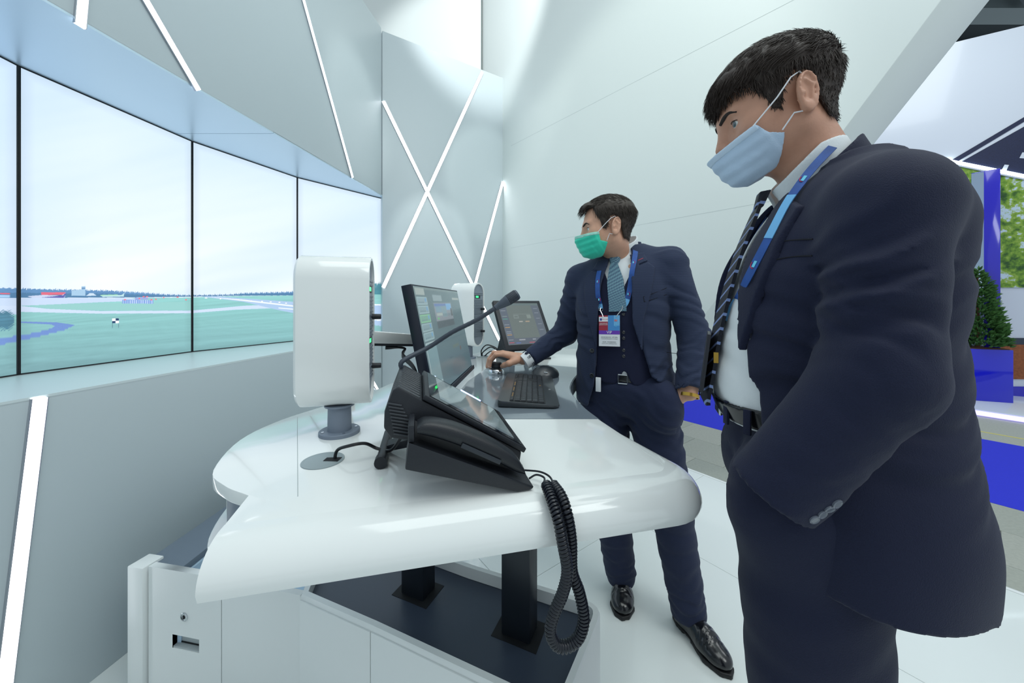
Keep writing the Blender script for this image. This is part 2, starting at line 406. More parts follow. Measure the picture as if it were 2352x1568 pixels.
# ------------------------------------------------------------------ displays with the airfield picture
def ncloud(x, y, s):
    r = np.zeros_like(x); R = np.random.default_rng(s)
    for k in range(14):
        a = R.uniform(-.35, .35); f = R.uniform(.6, 5.0); ph = R.uniform(0, 6.28); r += np.sin((x * math.cos(a) * .9 + y * 2.6) * f + ph + 1.7 * np.sin(x * f * .31 + ph * 2)) / (1 + f * .55)
    return r / 4.0
L = lambda h: np.array(lin(h))
def airfield(u, v, P):
    px = CX + FPX * P[:, 0] / np.maximum(P[:, 1], .3); py = HY - FPX * (P[:, 2] - CAMZ) / np.maximum(P[:, 1], .3)
    n = len(px); C = np.zeros((n, 3))
    # sky
    cl = ncloud(px / 260., py / 260., 3) * .5 + ncloud(px / 90., py / 60., 5) * .22
    t = np.clip((v - .27) / .73, 0, 1)
    base = L('f2f8fb') * (1 - t[:, None] ** 1.1) + L('d6e8f6') * t[:, None] ** 1.1
    left = np.clip((240 - px) / 420, 0, 1)[:, None]; base = base * (1 - left) + L('c0daf8') * left
    k = np.clip(.30 - cl * .7, 0, .7)[:, None]; C[:] = base * (1 - k) + L('c6dcee') * k
    hor = np.interp(px, [-900, 0, 45, 300, 437, 520, 600, 690, 876], [668, 684, 685, 684, 683, 680, 679, 678, 672])
    # ground
    g = py > hor
    gn = ncloud(px / 70., py / 14., 8) * .5 + ncloud(px / 22., py / 6., 9) * .4
    dep = (np.clip((py - hor) / 170, 0, 1) ** .8)[:, None]
    gr = L('8ecac8') * (1 - dep) + L('7ba6ac') * dep
    gr = gr * (1 + .22 * gn[:, None])
    C[g] = gr[g]
    def poly(pts, col, a=1.0):
        q = inpoly(px, py, pts); C[q] = C[q] * (1 - a) + L(col) * a
    # apron and taxiways on the left, runway on the right
    poly([(-600, 684), (300, 684), (330, 690), (250, 693), (120, 699), (48, 702), (45, 722), (-600, 722)], 'c3d5ee')
    poly([(60, 702), (180, 697), (340, 694), (438, 693), (438, 712), (260, 713), (130, 710)], '93c8c6')
    poly([(-600, 700), (45, 702), (110, 709), (230, 714), (440, 713), (560, 702), (640, 699), (640, 707), (540, 711), (440, 719), (230, 720), (45, 716), (-600, 716)], 'c9d9f0')
    poly([(-600, 770), (0, 776), (60, 768), (110, 757), (126, 749), (118, 745), (45, 741), (45, 738), (130, 740), (172, 746), (150, 757), (80, 775), (0, 792), (-600, 800)], '6f8ecb')
    poly([(452, 678), (500, 680), (560, 685), (690, 694), (900, 700), (900, 752), (690, 722), (640, 712), (560, 693), (470, 682)], 'a9c4e4')
    poly([(470, 681), (560, 688), (690, 703), (690, 706), (560, 691)], 'e9f2fb'); poly([(640, 706), (900, 727), (900, 731), (640, 708)], 'e9f2fb')
    poly([(690, 694), (900, 699), (900, 702), (690, 697)], 'e9f2fb'); poly([(690, 711), (900, 736), (900, 740), (690, 715)], 'e9f2fb')
    for a, b, y in ((470, 476, 683), (505, 508, 685), (545, 549, 687), (575, 579, 690), (600, 604, 691), (620, 624, 692), (640, 644, 693), (655, 659, 695)): poly([(a, y), (b, y), (b, y + 2), (a, y + 2)], 'fdfdff')
    # tree line
    tl = np.interp(px, [-900, 0, 100, 250, 330, 380, 437, 470, 530, 560, 640, 690, 846, 876], [640, 661, 664, 667, 672, 676, 678, 677.5, 676, 673, 671, 669, 652, 650])
    tl = tl + 1.6 * np.sin(px * .9) * np.sin(px * .37 + 1) + 1.3 * np.sin(px * 2.3)
    tb_ = np.interp(px, [-900, 0, 300, 437, 540, 690, 846, 876], [684, 684, 683, 681, 679, 678, 676, 676])
    q = (py > tl) & (py < tb_); C[q] = L('5f8cba') * (1 + .15 * gn[q][:, None]); q &= py > (tl + tb_) / 2 - 1; C[q] = L('4f7ca4')
    q = (py > tl) & (py < tb_) & (px > 800); C[q] = L('4b8795') * (1 + .3 * gn[q][:, None])
    # buildings, aircraft, tower
    poly([(164, 667), (187, 665), (187, 657), (196, 657), (196, 679), (164, 679)], 'a4c6e0'); poly([(187, 660), (196, 660), (196, 664), (187, 664)], '6b93bb')
    poly([(198, 679), (206, 673), (214, 673), (222, 679)], 'c9dced'); poly([(95, 671), (150, 671), (150, 677), (95, 677)], 'd96a80'); poly([(0, 672), (24, 673), (24, 676), (0, 675)], 'd3687f')
    poly([(62, 680), (100, 677), (140, 679), (152, 672), (148, 684), (75, 684)], 'c4cfe8'); poly([(96, 683), (145, 678), (150, 673), (153, 673), (146, 684)], '5a5fa8')
    poly([(-30, 676), (24, 677), (24, 683), (-30, 683)], '9fc6ea'); poly([(232, 679), (280, 677), (286, 672), (284, 681), (236, 682)], 'b9dbe0'); poly([(230, 677), (270, 676), (270, 678), (230, 679)], '9fd8b4')
    poly([(281, 688), (352, 689), (352, 697), (281, 697)], '7d9fd8')
    for x in range(283, 352, 5): poly([(x, 689), (x + 2, 689), (x + 2, 697), (x, 697)], 'b9cdf0')
    poly([(310, 683), (340, 683), (340, 688), (310, 688)], '96a5d8')
    for x, y in ((285, 687), (318, 684), (328, 680), (336, 680), (346, 687), (356, 686), (374, 682), (406, 681), (425, 687)): poly([(x, y), (x + 4, y), (x + 4, y + 2.4), (x, y + 2.4)], 'ee6a78')
    # checkered marker board
    poly([(258, 731), (273, 731), (273, 742), (258, 742)], 'f2fbff'); poly([(265, 731), (273, 731), (273, 736), (265, 736)], '1c3a66'); poly([(258, 737), (265, 737), (265, 742), (258, 742)], '1c3a66')
    poly([(258, 742), (259, 742), (259, 753), (258, 753)], '5a7d8a'); poly([(272, 742), (273, 742), (273, 753), (272, 753)], '5a7d8a')
    # near tree on the left display
    q = ((px - 12) ** 2 / 22 ** 2 + (py - 735) ** 2 / 22 ** 2 < 1 + .5 * np.sin(px * 1.1) * np.sin(py * 1.3)) & (px < 33); C[q] = L('4d7f96') * (1 + .4 * gn[q][:, None])
    edge = np.minimum(np.minimum(u, 1 - u), np.minimum(v, 1 - v) * 1.8)
    C *= (.86 + .14 * np.clip(edge / .06, 0, 1))[:, None]
    return np.clip(C, 0, 1)
glow = mat_attr('display_picture', .535, .25)
bezel = mat('display_bezel', '0b0e16', .35)
vrows = np.concatenate([np.linspace(0, .14, 26), np.linspace(.145, .34, 190), np.linspace(.345, 1, 60)])
names = ['display panel cut by the left edge of the picture', 'widest display panel showing apron, control tower and checkered marker board',
         'display panel showing the runway leading to the horizon', 'narrowest display panel beside the wall corner, partly behind the near speaker']
for i in range(4):
    a, b = ARC[i], ARC[i + 1]; t = nrm(np.append(b - a, 0)); n_in = np.array([t[1], -t[0], 0]); 
    if n_in[0] < 0: n_in = -n_in
    root = thing('display_panel', ((a[0] + b[0]) / 2, (a[1] + b[1]) / 2, ZB), names[i], 'display', 'curved row of displays')
    A = np.append(a, 0) + t * .0015; B = np.append(b, 0) - t * .0015; z0 = ZB + .001; z1 = ZT - .001
    q = MB(); q.slab([A + (0, 0, z0), B + (0, 0, z0), B + (0, 0, z1), A + (0, 0, z1)], -n_in * .06); q.build('housing', bezel, root)
    e = .0052
    fr = n_in * .004
    A2 = A + t * e + fr; B2 = B - t * e + fr
    nu = 300 if i in (1, 2) else 150
    picture('screen', A2 + (0, 0, z0 + e), B2 + (0, 0, z0 + e), A2 + (0, 0, z1 - e), B2 + (0, 0, z1 - e), nu, 2, airfield, glow, root, vrows)
    for p, qv, wv in ((A + (0, 0, z0), B + (0, 0, z0), (0, 0, e)), (A + (0, 0, z1 - e), B + (0, 0, z1 - e), (0, 0, e)), (A + (0, 0, z0), A + t * e + (0, 0, z0), (0, 0, z1 - z0)), (B - t * e + (0, 0, z0), B + (0, 0, z0), (0, 0, z1 - z0))):
        m_ = MB(); m_.slab([p, qv, qv + np.array(wv), p + np.array(wv)], n_in * .005); m_.build('bezel', bezel, root)
# ------------------------------------------------------------------ console desk
DZ = CAMZ - .33                                          # desk top
def dk(px, py): return on(px, py, DZ)[:2]
def smooth2(pts, n=6): return [p[:2] for p in spline([np.append(p, 0) for p in pts], n)]
desk = thing('console_desk', (-.1, 1.3, 0), 'white height-adjustable console desk with a rounded drooping front edge', 'desk')
FL = np.array([-.425, .522]); FR = np.array([.280, .685])
right_edge = [np.array([.308, .79]), np.array([.246, 1.01])]
concave = smooth2([(.246, 1.01), (.224, 1.14), (.216, 1.32), (.243, 1.47), (.31, 1.66), (.42, 1.85), (.58, 2.02)], 6)
far = smooth2([(.58, 2.02), (.62, 2.2), (.50, 2.52), (.20, 2.66), (-.05, 2.58), (-.27, 2.27), (-.42, 1.80), (-.53, 1.30), (-.60, 1.14), (-.652, 1.0), (-.655, .86), (-.59, .705), (-.52, .645), (-.452, .612)], 5)
arcR = []                                               # rounded near right corner
fd = nrm(np.append(FR - FL, 0))[:2]
outline = [FL, FR]
# corner arc from front direction to right-edge direction
re_d = nrm(np.append(right_edge[1] - right_edge[0], 0))[:2]
path = [FL + (FR - FL) * t for t in np.linspace(0, 1, 24)]
c_r = .045
a0 = math.atan2(-fd[0], fd[1]); 
n0 = np.array([fd[1], -fd[0]]); n1 = np.array([re_d[1], -re_d[0]])
cc = FR - n0 * c_r
aa0 = math.atan2(n0[1], n0[0]); aa1 = math.atan2(n1[1], n1[0])
if aa1 < aa0: aa1 += 2 * math.pi
arc_pts = [cc + c_r * np.array([math.cos(a), math.sin(a)]) for a in np.linspace(aa0, aa1, 10)[1:]]
path_all = path + arc_pts
top_poly = [p for p in path_all] + [np.array([.246, 1.01])] + concave[1:] + far[1:]
TH = .024
m_ = MB(); m_.prism(top_poly, DZ - TH, DZ)
m_.build('desk_top', white_gloss, desk, bevel=.0015, seg=2)
# waterfall front: quarter-ellipse profile swept round the front and the near right corner
WA, WB, WT = .060, .052, .020
prof = [(-.008, .0003)] + [(WA * math.sin(a), -WB * (1 - math.cos(a))) for a in np.linspace(.12, math.pi / 2, 12)] + [(WA - .004, -WB - .012), (WA - .014, -WB - .013)] + \
       [((WA - WT) * math.sin(a), -WT - (WB - WT) * (1 - math.cos(a))) for a in np.linspace(math.pi / 2, 0.1, 10)] + [(-.004, -WT)]
rings = []
lp = path_all + [path_all[-1] + re_d * .10, path_all[-1] + re_d * .2]
for i, p in enumerate(lp):
    a = lp[max(i - 1, 0)]; b = lp[min(i + 1, len(lp) - 1)]; t = nrm(np.append(b - a, 0)); n_ = np.array([t[1], -t[0]])
    sc_ = 1.0 if i < len(path_all) else (.55 if i == len(path_all) else .12)
    sl = 1.0
    rings.append([(p[0] + n_[0] * o_ * sc_, p[1] + n_[1] * o_ * sc_, DZ + d_ * (1 if sc_ == 1 else sc_ * .9 + .1)) for o_, d_ in prof])
m_ = MB(); m_.loft(rings); m_.build('front_apron', white_gloss, desk, smooth=50)
# grey working surface let into the top
inset = [(-.215, 1.012), (.2455, 1.012)] + [tuple(p) for p in concave if 1.012 < p[1] < 1.78] + [(.36, 1.80), (.20, 1.885), (.02, 1.875), (-.127, 1.80), (-.185, 1.50)]
grey_lam = mat('grey_gloss_laminate', '7d8891', .10, coat=.5)
m_ = MB(); m_.prism([np.array(p) for p in inset], DZ - .004, DZ + .0012); m_.build('work_surface', grey_lam, desk)
# thin joint across the left wing
ja, jb = dk(683, 957), dk(684, 1140)
m_ = MB(); m_.tube([(ja[0], ja[1], DZ), (jb[0], jb[1], DZ)], .0007, 6); m_.build('top_joint', mat('panel_joint_shadow', 'b9c2c2', .8), desk)
# rounded rim along the operator's side
rim = [np.array([p[0], p[1], DZ - .028]) for p in concave]
m_ = MB(); m_.loft([[(p[0] - .006, p[1], DZ - .002), (p[0] + .004, p[1], DZ - .002), (p[0] + .004, p[1], DZ - .062), (p[0] - .006, p[1], DZ - .062)] for p in concave]); m_.build('edge_rim', mat('grey_edge', '5d666e', .35), desk)
# under the left wing: grey cable box and a white lower disc
gb = mat('blue_grey_laminate', '6d7a88', .4)
cbx = smooth2([(-.635, .98), (-.64, .86), (-.575, .72), (-.50, .665), (-.42, .64)], 6)
m_ = MB(); m_.loft([[(p[0], p[1], DZ - TH), (p[0] + .012, p[1] + .012, DZ - TH), (p[0] + .012, p[1] + .012, DZ - .135), (p[0], p[1], DZ - .135)] for p in cbx]); m_.build('cable_box', gb, desk)
ds = smooth2([(-.635, 1.0), (-.66, .86), (-.60, .705), (-.52, .64), (-.44, .62)], 6)
m_ = MB(); m_.prism([np.array(p) for p in ds] + [np.array([-.3, .75]), np.array([-.4, 1.0])], DZ - .155, DZ - .135); m_.build('lower_shelf', white_gloss, desk, bevel=.003)
m_ = MB(); m_.tube([(-.628, .79, DZ - TH), (-.628, .79, DZ - .135)], .003, 8); m_.build('shelf_post', white_paint, desk)

# plinth: white rim, dark inset floor, two lifting columns
PZ = CAMZ - .83                                          # top of the plinth
plinth = thing('desk_plinth', (-.3, .95, 0), 'white low plinth under the desk with a dark recessed deck', 'plinth')
near = [np.array(on(x, y, PZ)[:2]) for x, y in ((340, 1300), (533, 1331), (690, 1366), (853, 1438), (1130, 1570))]
near[1] = np.array([-.875, 1.075])
e_d = nrm(np.append(near[4] - near[3], 0))[:2]
R0 = np.array([.246, .965]); fard = np.array(on(1080, 1293, PZ)[:2])
corner = near[4] + e_d * .155
rd = nrm(np.append(R0 - corner, 0))[:2]
def round_corner(p, q, r_, rad, n=7):
    u_ = nrm(np.append(p - q, 0))[:2]; v_ = nrm(np.append(r_ - q, 0))[:2]
    return [q + u_ * rad * (1 - t) ** 2 + v_ * rad * t ** 2 for t in np.linspace(0, 1, n)]
outer = [near[2], near[3], near[4]] + round_corner(near[4], corner, R0, .05) + round_corner(corner, R0 + rd * .02, fard, .06) + [fard, fard + nrm(np.append(fard - R0, 0))[:2] * .62]
def inset_poly(P, d):
    n = len(P); out = []
    c = sum(P) / n
    for i in range(n):
        a, b, e2 = P[i - 1], P[i], P[(i + 1) % n]
        t1 = nrm(np.append(b - a, 0))[:2]; t2 = nrm(np.append(e2 - b, 0))[:2]
        n1_ = np.array([-t1[1], t1[0]]); n2_ = np.array([-t2[1], t2[0]])
        m2 = n1_ + n2_; m2 = m2 / max(m2.dot(m2), .3) * 2 / 1.0 if np.linalg.norm(m2) > .1 else n1_
        out.append(b + m2 * d / 1.0 * (1.0 if True else 1))
    return out
inner = inset_poly(outer, .018)
m_ = MB(); n = len(outer)
rings = [[(p[0], p[1], .02) for p in outer], [(p[0], p[1], PZ - .006) for p in outer], [(p[0] * .8 + q[0] * .2, p[1] * .8 + q[1] * .2, PZ) for p, q in zip(outer, inner)], [(q[0], q[1], PZ) for q in inner], [(q[0], q[1], PZ - .035) for q in inner]]
m_.loft(rings, caps=False); m_.build('rim', white_paint, plinth, smooth=50)
deck_m = mat('dark_slate_laminate', '3c4656', .38, var=(3, .06))
# deck with two cut-outs for the columns
colA = np.array([.020, .945]); colB = np.array([-.282, 1.075])
cx_ = e_d; cy_ = np.array([-e_d[1], e_d[0]])
m_ = MB(); m_.prism(inner, PZ - .05, PZ - .036); m_.build('deck', deck_m, plinth)
for c in (colA, colB):
    q = MB(); q.prism([c + cx_ * a * .062 + cy_ * b * .045 for a, b in ((-1, -1), (1, -1), (1, 1), (-1, 1))], PZ - .0362, PZ - .0350); q.build('column_slot', mat('slot_shadow_black', '0d1016', .7), plinth)
    q = MB(); q.prism([c + cx_ * a * .040 + cy_ * b * .030 for a, b in ((-1, -1), (1, -1), (1, 1), (-1, 1))], PZ - .036, DZ - TH); q.build('lifting_column', mat('black_satin_steel', '20262e', .35, metal=.3), plinth, bevel=.004)
for k, (p, q2) in enumerate(((near[2], near[3]), (near[3], near[4] + e_d * .1))):
    nn = np.array([e_d[1], -e_d[0]]); tt = nrm(np.append(q2 - p, 0))[:2]; nn = np.array([tt[1], -tt[0]])
    q = MB(); g = .0015
    pa = p + tt * g; pb_ = q2 - tt * g
    q.hexa([(pa[0], pa[1], .03), (pb_[0], pb_[1], .03), (pb_[0], pb_[1], PZ - .012), (pa[0], pa[1], PZ - .012)], [(x[0] + nn[0] * .004, x[1] + nn[1] * .004, z_) for x, z_ in ((pa, .03), (pb_, .03), (pb_, PZ - .012), (pa, PZ - .012))])
    q.build('front_panel', white_paint, plinth, bevel=.001)

# drawer cabinet at the left end
cab = thing('base_cabinet', (-1.0, 1.15, 0), 'white open-topped cabinet with lock and recessed pull at the left end of the desk', 'cabinet')
P0 = np.array(on(301, 1296, PZ)[:2]); P1 = near[0]; P2 = near[1]; P3 = near[2]
cd_ = nrm(np.append(P2 - P1, 0))[:2]; cn = np.array([cd_[1], -cd_[0]]); cb = -cn
def cpt(s, d, z): p = P1 + cd_ * s + cb * d; return np.array([p[0], p[1], z])
Wc = np.linalg.norm(P2 - P1)
q = MB(); q.box(((P0 + P1) / 2)[0:1].tolist() + [((P0 + P1) / 2)[1] + .02, PZ / 2 + .01], (np.linalg.norm(P1 - P0) / 2 - .001, .03, PZ / 2 - .01), ((cd_[0], cd_[1], 0), (cb[0], cb[1], 0), (0, 0, 1))); q.build('end_post', white_paint, cab, bevel=.003)
# door with a hole for the pull: four boards around a recess
hx0, hx1, hz0, hz1 = .095, .195, PZ - .240, PZ - .198
for nm, s0, s1, z0, z1 in (('door', .002, hx0, .03, PZ), ('door', hx1, Wc - .0015, .03, PZ), ('door', hx0, hx1, hz1, PZ), ('door', hx0, hx1, .03, hz0)):
    pass
q = MB()
def brd(s0, s1, z0, z1, d0=0, d1=.02): q.hexa([cpt(s0, d0, z0), cpt(s1, d0, z0), cpt(s1, d0, z1), cpt(s0, d0, z1)], [cpt(s0, d1, z0), cpt(s1, d1, z0), cpt(s1, d1, z1), cpt(s0, d1, z1)])
brd(.002, hx0, .03, PZ); brd(hx1, Wc - .0015, .03, PZ); brd(hx0, hx1, hz1, PZ); brd(hx0, hx1, .03, hz0)
door = q.build('door', white_paint, cab)
q = MB(); brd(hx0, hx1, hz0, hz1, .018, .022); q.build('pull_recess', mat('grey_recess', 'aeb6b8', .5), door)
q = MB(); q.hexa([cpt(hx0, .002, hz0), cpt(hx1, .002, hz0), cpt(hx1, .017, hz0 + .001), cpt(hx0, .017, hz0 + .001)], [cpt(hx0, .002, hz0 + .004), cpt(hx1, .002, hz0 + .004), cpt(hx1, .017, hz0 + .005), cpt(hx0, .017, hz0 + .005)]); q.build('pull_lip', mat('grey_recess', 'aeb6b8', .5), door)
q = MB(); brd(hx0, hx1, hz0 + .004, hz0 + .008, .0155, .0178); q.build('pull_gap', mat('dark_gap', '11151a', .7), door)
lc = cpt(.140, 0, PZ - .137); q = MB(); q.lathe(lc, [(.0135, 0), (.0135, .002), (.0115, .0035), (.009, .0035), (.0085, .0015), (.0, .0015)], 24, (cn[0], cn[1], 0)); lock = q.build('lock', chrome, door)
q = MB(); q.box(lc + np.array([cn[0], cn[1], 0]) * .002, (.003, .0012, .0045), ((cd_[0], cd_[1], 0), (cn[0], cn[1], 0), (0, 0, 1))); q.build('keyhole', mat('dark_gap', '11151a', .7), door)
# side panel next to the door, back and the tray behind
q = MB(); t3 = nrm(np.append(P3 - P2, 0))[:2]; n3 = np.array([-t3[1], t3[0]]); a3 = P2 + t3 * .0015; b3 = P3 - t3 * .001
q.hexa([(a3[0], a3[1], .03), (b3[0], b3[1], .03), (b3[0], b3[1], PZ - .001), (a3[0], a3[1], PZ - .001)], [(x[0] + n3[0] * .018, x[1] + n3[1] * .018, z_) for x, z_ in ((a3, .03), (b3, .03), (b3, PZ - .001), (a3, PZ - .001))]); q.build('side_panel', white_paint, cab, bevel=.001)
q = MB(); q.prism([np.array([-1.19, 1.14]), np.array([-1.045, 1.115]), np.array([-1.02, 2.4]), np.array([-1.15, 2.4])], PZ - .03, PZ - .008); q.build('grey_ledge', gb, cab, bevel=.002)
q = MB(); q.prism([np.array([-1.05, 1.12]), np.array([-1.038, 1.12]), np.array([-1.012, 2.4]), np.array([-1.025, 2.4])], .02, PZ - .031); q.build('inner_panel', mat('pale_blue_laminate', 'b9d2e6', .3), cab)
q = MB(); q.prism([np.array([-1.04, 1.14]), np.array([-.5, 1.04]), np.array([-.4, 2.4]), np.array([-1.02, 2.4])], .02, .04); q.build('tray_floor', mat('pale_blue_laminate', 'b9d2e6', .3), cab)
# ------------------------------------------------------------------ implicit-surface modelling (used for rounded and organic shapes)
def nets(f, lo, hi, h):
    lo = np.asarray(lo, float); hi = np.asarray(hi, float)
    n = np.maximum(np.ceil((hi - lo) / h).astype(int) + 1, 3)
    ax = [lo[i] + h * np.arange(n[i]) for i in range(3)]
    val = np.empty(n, np.float32)
    # coarse pass: skip blocks far from the surface
    B = 8
    Xc = [np.arange(0, n[i], B) for i in range(3)]
    cpos = np.stack(np.meshgrid(*[lo[i] + h * (Xc[i] + B / 2) for i in range(3)], indexing='ij'), -1).reshape(-1, 3).astype(np.float32)
    cv = f(cpos).reshape([len(x) for x in Xc])
    rad = h * B * .5 * 1.74 * 1.75 + .012
    for i, a in enumerate(Xc[0]):
        sel = np.abs(cv[i]) < rad
        xs = ax[0][a:a + B]
        blk_all = []
        for j, b in enumerate(Xc[1]):
            for k, c in enumerate(Xc[2]):
                if not sel[j, k]: val[a:a + B, b:b + B, c:c + B] = cv[i, j, k]
                else: blk_all.append((b, c))
        if not blk_all: continue
        pts = []; shp = []
        for b, c in blk_all:
            g = np.stack(np.meshgrid(xs, ax[1][b:b + B], ax[2][c:c + B], indexing='ij'), -1)
            shp.append(g.shape[:3]); pts.append(g.reshape(-1, 3))
        r = f(np.concatenate(pts).astype(np.float32)); o = 0
        for (b, c), s_ in zip(blk_all, shp):
            m = s_[0] * s_[1] * s_[2]; val[a:a + B, b:b + B, c:c + B] = r[o:o + m].reshape(s_); o += m
    neg = val < 0
    nx, ny, nz = n
    cs = np.zeros((nx - 1, ny - 1, nz - 1), np.int8)
    for dx in (0, 1):
        for dy in (0, 1):
            for dz in (0, 1): cs += neg[dx:nx - 1 + dx, dy:ny - 1 + dy, dz:nz - 1 + dz]
    act = (cs > 0) & (cs < 8)
    I = np.argwhere(act); idx = np.full(act.shape, -1, np.int32); idx[act] = np.arange(len(I))
    acc = np.zeros((len(I), 3)); cnt = np.zeros(len(I))
    cor = [(a, b, c) for a in (0, 1) for b in (0, 1) for c in (0, 1)]
    for p in cor:
        for d in range(3):
            if p[d]: continue
            q = list(p); q[d] = 1
            v0 = val[I[:, 0] + p[0], I[:, 1] + p[1], I[:, 2] + p[2]]; v1 = val[I[:, 0] + q[0], I[:, 1] + q[1], I[:, 2] + q[2]]
            m = (v0 < 0) != (v1 < 0); t = np.where(m, v0 / np.where(m, v0 - v1, 1), 0)
            pos = np.tile(np.array(p, float), (len(I), 1)); pos[:, d] += t
            acc[m] += pos[m]; cnt[m] += 1
    V = lo + h * (I + acc / cnt[:, None])
    Q = []
    for d in range(3):
        e = [slice(None)] * 3; e2 = [slice(None)] * 3; e[d] = slice(0, n[d] - 1); e2[d] = slice(1, n[d])
        cr = neg[tuple(e)] != neg[tuple(e2)]
        J = np.argwhere(cr); a, b = [(1, 2), (2, 0), (0, 1)][d]
        ok = (J[:, a] > 0) & (J[:, b] > 0) & (J[:, a] < n[a] - 1) & (J[:, b] < n[b] - 1); J = J[ok]
        def cell(da, db):
            K = J.copy(); K[:, a] += da; K[:, b] += db; return idx[K[:, 0], K[:, 1], K[:, 2]]
        q = np.stack([cell(-1, -1), cell(0, -1), cell(0, 0), cell(-1, 0)], 1)
        fl = ~neg[J[:, 0], J[:, 1], J[:, 2]]
        q[fl] = q[fl][:, ::-1]; Q.append(q)
    Q = np.concatenate(Q); Q = Q[(Q >= 0).all(1)]
    return V, Q
def smin(a, b, k):
    h = np.maximum(k - np.abs(a - b), 0) / k; return np.minimum(a, b) - h * h * k * .25
def smax(a, b, k): return -smin(-a, -b, k)
def s_ball(P, c, r): return np.linalg.norm(P - np.asarray(c, np.float32), axis=1) - r
def s_ell(P, c, r, A=None):
    q = P - np.asarray(c, np.float32)
    if A is not None: q = q @ np.asarray(A, np.float32).T
    r = np.asarray(r, np.float32); k0 = np.linalg.norm(q / r, axis=1); k1 = np.linalg.norm(q / (r * r), axis=1)
    return k0 * (k0 - 1) / np.maximum(k1, 1e-6)
def s_cone(P, a, b, ra, rb, flat=None):
    """tapered capsule; flat = (axis, factor) squashes it along one direction"""
    a = np.asarray(a, np.float32); b = np.asarray(b, np.float32); ab = b - a
    t = np.clip(((P - a) @ ab) / max(float(ab @ ab), 1e-9), 0, 1)
    d = P - a - t[:, None] * ab
    if flat is not None:
        n_ = np.asarray(nrm(flat[0]), np.float32); d = d + (d @ n_)[:, None] * n_ * (1 / flat[1] - 1)
    return np.linalg.norm(d, axis=1) - (ra + (rb - ra) * t)
def s_box(P, c, half, A=None, r=0.0):
    q = P - np.asarray(c, np.float32)
    if A is not None: q = q @ np.asarray(A, np.float32).T
    q = np.abs(q) - (np.asarray(half, np.float32) - r)
    return np.linalg.norm(np.maximum(q, 0), axis=1) + np.minimum(q.max(1), 0) - r
def s_poly(x, y, poly):
    """signed distance to a 2D polygon"""
    P2 = np.stack([x, y], 1); d = np.full(len(x), 1e9, np.float32); n = len(poly); ins = inpoly(x, y, poly)
    for i in range(n):
        a = np.asarray(poly[i], np.float32); b = np.asarray(poly[(i + 1) % n], np.float32); ab = b - a
        t = np.clip(((P2 - a) @ ab) / max(float(ab @ ab), 1e-12), 0, 1); d = np.minimum(d, np.linalg.norm(P2 - a - t[:, None] * ab, axis=1))
    return np.where(ins, -d, d)

